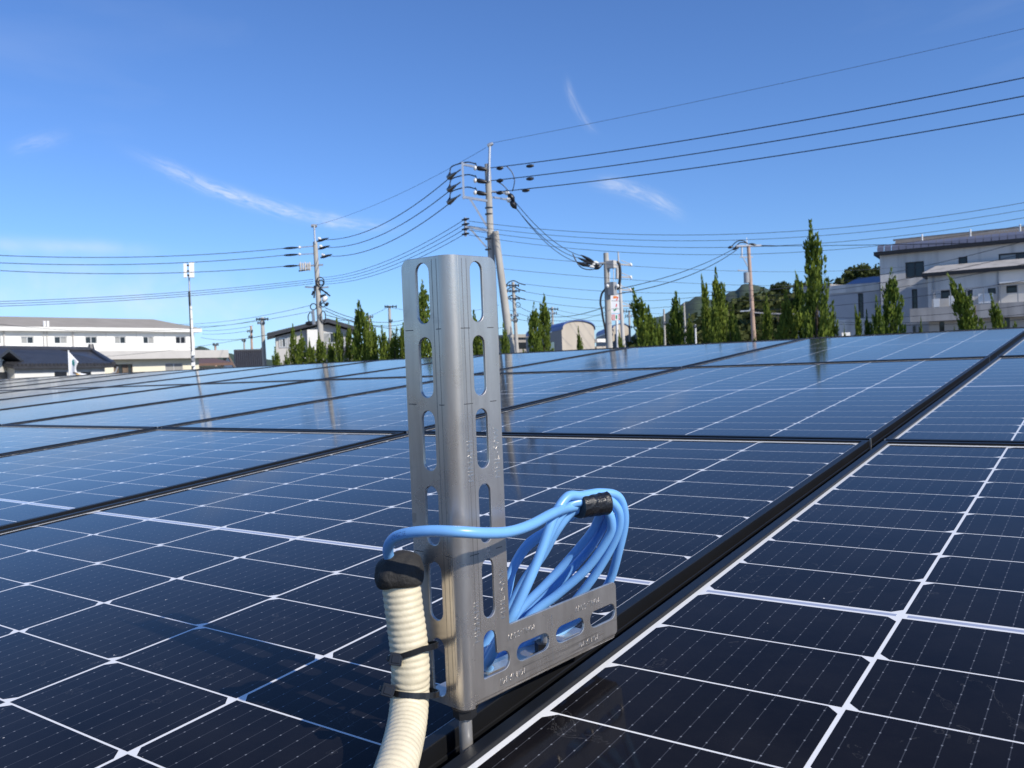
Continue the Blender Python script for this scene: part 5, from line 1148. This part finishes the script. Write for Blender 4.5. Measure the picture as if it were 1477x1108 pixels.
# convenience store sign on its own post
D5 = 100; sg = empty('store_sign', GX(893, D5)); tag(sg, 'white store sign with an orange, red and green numeral seven on a white post', 'sign')
c0 = PX(888.7, 437.5, D5); right = RW.transposed() @ Vector((1, 0, 0)); right = (right * 0.965 + Vector((0, 0, 0.0))).normalized(); upv = Vector((0, 0, 1)); right = (right - upv * right.dot(upv)).normalized(); outv = right.cross(upv)
if outv.dot(CAM - c0) < 0: outv = -outv
px1 = D5 / FPX
def sq(m, x, y, o=0.0): return c0 + right * x * px1 - upv * y * px1 + outv * o
part(sg, 'panel', M_['s_white'], lambda m: m.add([sq(m, x, y, o) for o in (0.0, -0.35) for x, y in rounded([(-7.6, 14.3), (7.6, 14.3), (7.6, -14.3), (-7.6, -14.3)], [1.2] * 4, 3)], [tuple(range(16)), tuple(range(31, 15, -1))] + [(i, i + 16, (i + 1) % 16 + 16, (i + 1) % 16) for i in range(16)]))
def shape(name, mat, pts, o=0.012): part(sg, name, M_[mat], lambda m: m.add([sq(m, x, y, o) for x, y in pts], [tuple(range(len(pts)))]))
shape('numeral', 's_orange', [(-4.2, -9.2), (-3.2, -10.6), (0.3, -10.4), (2.9, -9.2), (1.6, -7.6), (-0.3, -7.2), (-3.6, -6.6)])
shape('numeral', 's_red', [(2.9, -9.2), (3.4, -8.2), (1.5, -4.4), (0.7, -3.0), (-0.4, -3.4), (0.8, -6.0), (1.6, -7.6)]); shape('numeral', 's_red', [(0.2, 0.6), (1.4, 1.8), (1.1, 4.0), (0.2, 5.4), (-1.0, 6.2), (-0.4, 3.0)])
shape('numeral', 's_green', [(-4.6, 8.6), (-3.6, 9.0), (-1.6, 8.2), (0.2, 6.8), (1.4, 6.0), (0.4, 8.4), (-1.8, 11.0), (-3.6, 11.6)])
shape('side_lettering', 's_green', [(4.6, -3.2), (6.0, -3.4), (6.0, 3.2), (4.6, 3.0), (4.9, 0.3), (5.4, 0.0), (4.8, -0.4)]); shape('side_lettering', 's_red', [(4.8, -8.8), (5.8, -8.9), (5.8, -5.6), (4.8, -5.4)])
part(sg, 'lower_panel', M_['s_white'], lambda m: m.add([sq(m, x, y, o) for o in (0.0, -0.3) for x, y in ((-7.4, 24.6), (9.4, 24.6), (9.4, 15.8), (-7.4, 15.8))], [(0, 1, 2, 3), (7, 6, 5, 4)] + [(i, i + 4, (i + 1) % 4 + 4, (i + 1) % 4) for i in range(4)]))
shape('lower_print', 's_pink', [(-7.0, 24.2), (-2.6, 24.2), (-2.6, 16.2), (-7.0, 16.2)]); shape('lower_print', 's_green', [(-1.4, 22.6), (0.8, 22.6), (0.8, 17.4), (-1.4, 17.4)]); shape('lower_print', 's_pink', [(2.8, 24.2), (9.0, 24.2), (9.0, 16.2), (2.8, 16.2)])
for k in range(5): shape('lower_print', 's_white', [(-6.5 + 0.1 * k, 17.4 + k * 1.3), (-3.2, 17.4 + k * 1.3), (-3.2, 17.9 + k * 1.3), (-6.5 + 0.1 * k, 17.9 + k * 1.3)], 0.02)
for k in range(4): shape('lower_print', 's_white', [(3.4 + k * 1.4, 17.6), (4.1 + k * 1.4, 17.6), (4.1 + k * 1.4, 22.8), (3.4 + k * 1.4, 22.8)], 0.02)
part(sg, 'post', M_['white'], lambda m: m.tube([GX(889 + 3, D5 + .2), sq(m, 0.2, 24.7, -0.15)], 0.17, 12), True)

# brown pole on the right
D6 = 62; p6 = empty('utility_pole', GX(1093, D6)); tag(p6, 'brownish utility pole with a grey transformer before the wooded hill', 'utility pole', 'utility poles')
shaft(p6, (1079.5, 1091), 355, D6, 0.20, 0.125, M_['pinkpole']); rod(p6, 'arm', M_['galv'], (1062, 355), (1098, 354), 0.12, D6); rod(p6, 'arm', M_['galv'], (1067, 371), (1086, 371), 0.09, D6); rod(p6, 'arm_brace', M_['galv'], (1070, 368), (1081, 389), 0.08, D6); rod(p6, 'arm_post', M_['galv'], (1070, 355), (1070, 371), 0.10, D6)
rod(p6, 'arm', M_['galv'], (1064, 390), (1082, 391), 0.08, D6); part(p6, 'transformer', M_['boxgrey'], lambda m: m.tube([PX(1077, 408, D6 - .3), PX(1076.5, 393, D6 - .3)], 0.20, 14), True)
for a, b in (((1050, 357.5), (1057, 356)), ((1056, 360), (1066, 357)), ((1080, 352), (1092, 354)), ((1095, 354.5), (1122, 355))): blobs(p6, 'insulator', M_['insul'], a, b, [0.04, 0.10, 0.10, 0.04] if a[0] < 1090 else [.04, .05, .05, .03], D6)
for pts in ([(1055, 356), (1062, 349), (1071, 347), (1079, 352)], [(1060, 357), (1068, 350), (1078, 351)]): loopw(p6, 'jumper', M_['wire'], pts, 0.04, D6)
rod(p6, 'arm_brace', M_['galv'], (1081, 448), (1085, 440), 0.08, D6); rod(p6, 'arm', M_['galv'], (1068, 449), (1082, 448), 0.08, D6); rod(p6, 'peak_antenna', M_['galv'], (1077, 343), (1077.5, 355), 0.04, D6)

# smaller poles
def small_pole(xt, yt, xb, d, r, label, arms, mat='concrete', armw=14):
    p = empty('utility_pole', GX(xb, d)); tag(p, label, 'utility pole', 'utility poles')
    shaft(p, (xt, xb), yt, d, r, r * 0.65, M_[mat])
    for y, l, rr in arms:
        rod(p, 'arm', M_['wirefar' if l + rr > 12 else 'galv'], (xt - l, y), (xt + rr, y - 0.3), 0.10, d - .15)
        for x in (xt - l, xt - l * .5, xt + rr * .5, xt + rr): blobs(p, 'insulator', M_['insul'], (x, y - 2.5), (x, y + 2), [0.02, 0.07, 0.04], d - .15, n=6)
    return p
p7 = small_pole(739.8, 407, 748.5, 72, 0.2, 'slim concrete pole with curved wires right of the support pole', [(412, 9, 8), (420, 8, 9), (431, 8, 9), (455, 4, 7), (462, 5, 6)])
for yy in (409, 418, 430): loopw(p7, 'jumper', M_['wire'], [(729, yy + 6), (733, yy - 1), (741, yy - 4), (750, yy), (758, yy + 2)], 0.05, 72)
coil(p7, 747, 440, 3.5, 71.5); coil(p7, 743, 462, 3.5, 71.5)
small_pole(378.2, 458, 383, 66, 0.2, 'grey wooden-looking pole before the dark-roofed house', [(460.5, 8, 8), (466, 6, 3)])
small_pole(362, 470, 365, 110, 0.2, 'distant thin pole left of the grey pole near the gabled house', [(486, 3, 2), (478, 5, 2)], 'pinkpole')
small_pole(310.5, 497, 311, 90, 0.17, 'short distant pole above the brown annex roof', [(497, 3, 4)], 'pinkpole')
small_pole(352, 489, 353, 110, 0.16, 'very short distant pole above the dark roof ridge', [(491, 3, 2)])
small_pole(561.5, 441, 564.5, 80, 0.19, 'distant pole with crossarms just left of the bracket', [(442.5, 6, 10), (463, 0, 4)])
small_pole(532.5, 455, 535, 95, 0.19, 'distant pole right of the tallest juniper in the left hedge', [(457, 4, 5)])
small_pole(514, 457, 516, 95, 0.19, 'distant plain pole above the three slim junipers', [(476, 2, 3)])
small_pole(796.5, 443, 799, 100, 0.19, 'distant pole behind the tall juniper at the barrel roof', [(446, 5, 8), (452, 6, 6)])
small_pole(957.5, 446, 960, 85, 0.14, 'distant thin pole left of the juniper near the hill gap', [(466, 1, 3)])
small_pole(986.5, 437, 990, 85, 0.14, 'distant thin pole right of the juniper near the hill gap', [(472, 2, 3)])
small_pole(1003, 468, 1004, 75, 0.10, 'short white pole before the dark woodland', [(471, 2, 1)], 'white')
small_pole(907.5, 448, 909, 110, 0.19, 'distant pole right of the store sign over the barrel roof', [(449, 8, 9), (456, 5, 6), (472, 0, 7)])

# antenna mast on the left
D8 = 46; an = empty('antenna_mast', GX(281.5, D8)); tag(an, 'slim steel mast with two white box antennas on the left', 'antenna mast')
blobs(an, 'mast', M_['galv'], (272.5, 398), (275.2, 450), [0.045, 0.05], D8); blobs(an, 'mast_lower', M_['white'], (275, 442), (281, 560), [0.075, 0.085, 0.09], D8); blobs(an, 'sleeve', M_['insul'], (272.7, 421), (273.6, 441), [0.05, 0.05], D8 - .08)
part(an, 'cable', M_['insul'], lambda m: m.tube([PX(273.2, 441, D8 - .1), PX(275.6, 500, D8 - .1), PX(277.5, 540, D8 - .1)], 0.028, 6))
for x0, x1, y0, y1 in ((264.8, 269.3, 380.5, 400.5), (272.8, 279.6, 379, 400.5)):
    part(an, 'antenna', M_['white'], lambda m: m.bar(PX((x0 + x1) / 2 + .4, y1, D8 - .1), PX((x0 + x1) / 2, y0, D8 - .1), (x1 - x0) * D8 / FPX, 0.2, ray(272, 390)))
for y in (383, 391, 397): rod(an, 'bracket', M_['insul'], (268, y), (273.5, y), 0.09, D8 - .05)
for y0, y1 in ((507, 513), (516, 521), (523, 528)): part(an, 'meter_box', M_['white' if y0 != 516 else 'boxgrey'], lambda m: m.bar(PX(278.8, y1, D8 - .15), PX(278.5, y0, D8 - .15), 0.17, 0.14, ray(272, 390)))

# little flag on a pole in front of the tiled house
D9 = 24; fl = empty('flag', GX(101.5, D9)); tag(fl, 'small white flag with teal and brown emblems before the tiled house', 'flag')
blobs(fl, 'pole', M_['white'], (98.6, 505.5), (100.6, 556), [0.018, 0.018], D9)
def flag_pt(s, t):   # s along cloth, t down
    top = (99.2 + 14.0 * s, 507.5 + 14.5 * s); bot = (100.6 + 17 * s, 545 - 1 * s); edge = 1 - 0.35 * math.sin(math.pi * t) * s
    x = (top[0] + (bot[0] - top[0]) * t); x = 99.2 + 1.5 * t + (x - 99.2 - 1.5 * t) * edge + (7.5 * s if t > 0.72 else 0) * (t - 0.72) / 0.28; y = top[1] + (bot[1] - top[1]) * t - (4.5 * s * max(0, t - 0.72) / 0.28)
    return PX(x, y, D9 + 0.10 * math.sin(5 * s + 3 * t) * s)
def cloth(name, mat, s0, s1, t0, t1, off, par):
    m = MB(); n = 10; pts = [flag_pt(s0 + (s1 - s0) * i / n, t0 + (t1 - t0) * j / n) - ray(100, 520).normalized() * off for i in range(n + 1) for j in range(n + 1)]
    m.add(pts, [(i * (n + 1) + j, i * (n + 1) + j + 1, (i + 1) * (n + 1) + j + 1, (i + 1) * (n + 1) + j) for i in range(n) for j in range(n)])
    o = m.build(name, M_[mat], par, True); sol = o.modifiers.new('thickness', 'SOLIDIFY'); sol.thickness = 0.002; return o
c_ = cloth('cloth', 'flag', 0, 1, 0, 1, 0, fl)
cloth('emblem', 'teal', 0.32, 0.62, 0.22, 0.42, 0.012, c_); cloth('emblem', 'teal', 0.42, 0.55, 0.15, 0.20, 0.012, c_); cloth('emblem', 'brownp', 0.30, 0.72, 0.76, 0.84, 0.012, c_); cloth('emblem', 'yellowp', 0.44, 0.75, 0.855, 0.93, 0.012, c_)
sgn = empty('small_notice', GX(1222, 30)); tag(sgn, 'small white notice board at the foot of the right hedge', 'sign')
part(sgn, 'board', M_['white'], lambda m: m.bar(PX(1214, 484, 24.4), PX(1226, 483.5, 24.4), 0.04, 0.16)); part(sgn, 'post', M_['galv'], lambda m: m.tube([PX(1220, 486, 24.45), GX(1222, 24.45)], 0.02, 6))

# ---------------------------------------------------------------- overhead wires
def wire(a, da, b, db, sag, r, label, mat='wire', name='power_line', n=26):
    A, B = PX(*a, da), PX(*b, db); pts = []
    for i in range(n + 1):
        t = i / n; p = A.lerp(B, t); p.z -= 4 * sag * t * (1 - t); pts.append(p)
    m = MB(); m.tube(pts, r * (0.8 if mat == 'wirefar' else 0.92), 6); o = m.build(name, M_[mat], None, True); tag(o, label, 'power line' if name == 'power_line' else 'cable', 'overhead wires')
    return o
# main pole to the right
wire((706, 207), D1, (1620, 8), 20.5, 0.10, 0.007, 'thin topmost earth wire running right from the tall pole tip', 'wirefar')
for i, (y0, y1, nm) in enumerate(((242.5, 78, 'upper'), (261, 106, 'middle'), (278, 134, 'lower'))):
    wire((706, y0), D1, (1640, y1), 20.5, 0.22, 0.017, '%s one of three thick power lines running right from the tall pole' % nm)
    k = 768 if i < 2 else 762
for y, x in ((240.2, 763), (258.6, 763), (275.5, 757)):
    blobs(p1, 'wire_sleeve', M_['insul'], (x - 4, y), (x + 7, y - 1.2), [.03, .06, .06, .03], 29.3)
# main pole to the left pole
wire((701, 213), D1, (455, 325), D2, 0.3, 0.008, 'thin topmost wire from the tall pole tip to the left pole', 'wirefar')
for y0, x1, y1, nm in ((258, 470, 346, 'upper'), (276.5, 470, 357, 'middle'), (294.5, 472, 369.5, 'lower')): wire((647, y0), D1 + 1.4, (x1, y1), D2, 0.55, 0.018, '%s one of three thick power lines between tall pole and left pole' % nm)
for k, (y0, y1) in enumerate(((318, 401), (325, 404), (332, 407), (339, 410))): wire((668, y0), D1 - .2, (457, y1), D2, 0.45, 0.013, '%s of four grey communication wires from tall pole to left pole' % ('topmost', 'second', 'third', 'lowest')[k], 'wirefar', 'telephone_cable')
# left pole out of frame
for y0, y1, nm in ((358, 360, 'upper'), (368, 371, 'middle'), (384, 380.5, 'lower')): wire((412, y0), D2, (-140, y1), 38, 0.42, 0.019, '%s one of three power lines leaving the frame on the left' % nm)
for k, (y0, y1) in enumerate(((403, 438), (406, 441.5), (409, 445))): wire((452, y0), D2, (-140, y1), 34, 0.25, 0.017, '%s of three bundled grey cables sloping down to the left edge' % ('upper', 'middle', 'lower')[k], 'wirefar', 'telephone_cable')
wire((450, 440), D2, (255, 468), 60, 0.25, 0.014, 'upper cable from left pole towards the antenna mast', 'wirefar', 'telephone_cable'); wire((450, 449), D2, (-100, 452), 44, 1.0, 0.014, 'long sagging cable from left pole over the long building', 'wirefar', 'telephone_cable')
wire((378, 460), 66, (255, 468), 80, 0.35, 0.02, 'cable from grey pole to the left over the annex', 'wirefar', 'telephone_cable'); wire((448, 466), D2, (290, 487), 80, 0.5, 0.02, 'cable from left pole foot down towards the distant pole', 'wirefar', 'telephone_cable'); wire((448, 470), D2, (-40, 515), 55, 0.7, 0.012, 'thin cable crossing the front of the long building', 'wirefar', 'telephone_cable')
wire((365, 470), 110, (292, 477), 130, 0.2, 0.03, 'upper short distant wire left of the thin pole', 'wirefar'); wire((365, 476), 110, (292, 482), 130, 0.2, 0.03, 'lower short distant wire left of the thin pole', 'wirefar')
wire((469, 444), D2, (600, 456), 60, 0.6, 0.022, 'upper cable from left pole passing behind the bracket', 'wirefar', 'telephone_cable'); wire((469, 448), D2, (600, 462), 60, 0.6, 0.022, 'second cable from left pole passing behind the bracket', 'wirefar', 'telephone_cable'); wire((469, 454), D2, (700, 471), 60, 0.6, 0.022, 'third cable from left pole passing behind the bracket', 'wirefar', 'telephone_cable')
wire((561, 442), 80, (480, 462), 60, 0.4, 0.02, 'distant wire sloping left from the pole near the bracket', 'wirefar'); wire((561, 443), 80, (720, 440), 90, 0.7, 0.02, 'distant wire running right from the pole near the bracket', 'wirefar'); wire((533, 458), 95, (440, 470), 95, 0.4, 0.022, 'distant wire left of the pole right of the tallest left juniper', 'wirefar')
# low wires right of the main pole
for k, (y0, y1, ym) in enumerate(((319, 268, 0.9), (326, 279, 0.9), (332, 290, 0.95), (339, 300, 1.0))): wire((676, y0), D1 - .2, (1600, y1), 25, ym, 0.010 if k % 2 else 0.011, '%s of four thin wires running right below the thick power lines' % ('topmost', 'second', 'third', 'lowest')[k], 'wirefar', 'telephone_cable')
for k, (a, b) in enumerate((((742, 290), (838, 369)), ((744, 300), (834, 372)), ((746, 302), (832, 378)))): wire(a, D1, b, D3 - 1.2, 0.32, 0.014, '%s of three power lines slanting from tall pole to the store sign pole' % ('upper', 'middle', 'lower')[k])
# wires behind the sign
wire((876, 420), D3, (1060, 358), D6, 0.35, 0.022, 'upper line from the store sign pole up to the brown pole'); wire((878, 426), D3, (1062, 361), D6, 0.5, 0.025, 'lower line from the store sign pole up to the brown pole', 'wire', 'telephone_cable')
wire((1122, 355), D6, (1640, 345), 40, 0.05, 0.024, 'thick line running right from the brown pole over the concrete building')
for k, (x0, y0, d0, x1, y1, d1, sg_) in enumerate(((706, 366, 30, 1400, 372, 60, .8), (706, 386, 30, 1400, 392, 60, .8), (758, 410, 72, 1200, 408, 70, .8), (758, 421, 72, 1060, 420, 70, .8), (758, 432, 72, 1060, 428, 70, .9), (735, 432, 72, 872, 443, 40, .9), (735, 447, 72, 880, 448, 70, .9), (735, 458, 72, 905, 466, 100, .6), (800, 446, 100, 908, 450, 110, .6), (800, 452, 100, 908, 457, 110, .7), (908, 449, 110, 1100, 446, 90, .5), (735, 470, 72, 600, 474, 80, .5))):
    nm = ('highest thin wire behind the pole tops right of the bracket', 'second thin wire behind the pole tops right of the bracket', 'upper line leaving the slim pole to the right', 'middle line leaving the slim pole to the right', 'lower line leaving the slim pole to the right', 'line from the slim pole down to the store sign pole', 'level cable above the barrel roofs', 'low cable skimming the barrel roofs', 'upper distant wire between far poles over the barrel roof', 'lower distant wire between far poles over the barrel roof', 'distant wire right of the store sign towards the hill', 'distant wire behind the bracket at hedge height')[k]
    wire((x0, y0), d0, (x1, y1), d1, sg_, 0.0105 if d0 < 40 else 0.022, nm, 'wirefar')
# wires in front of the concrete building
for k, (x0, y0, x1, y1) in enumerate(((1020, 420, 1600, 312), (1010, 426, 1600, 334), (1000, 431, 1600, 352), (990, 446, 1600, 382), (1085, 448, 1600, 421), (1085, 451, 1600, 437), (1085, 454, 1600, 448))):
    wire((x0, y0), 62, (x1, y1), 36, (0.9, 0.9, 0.9, 0.7, 0.8, 0.8, 0.7)[k], 0.017, '%s of seven wires crossing in front of the concrete building' % ('topmost', 'second', 'third', 'fourth', 'fifth', 'sixth', 'lowest')[k], 'wirefar')
wire((1086, 451), D6, (1160, 453), 60, 0.05, 0.07, 'short thick pale cable beside the brown pole', 'wallgrey', 'telephone_cable')
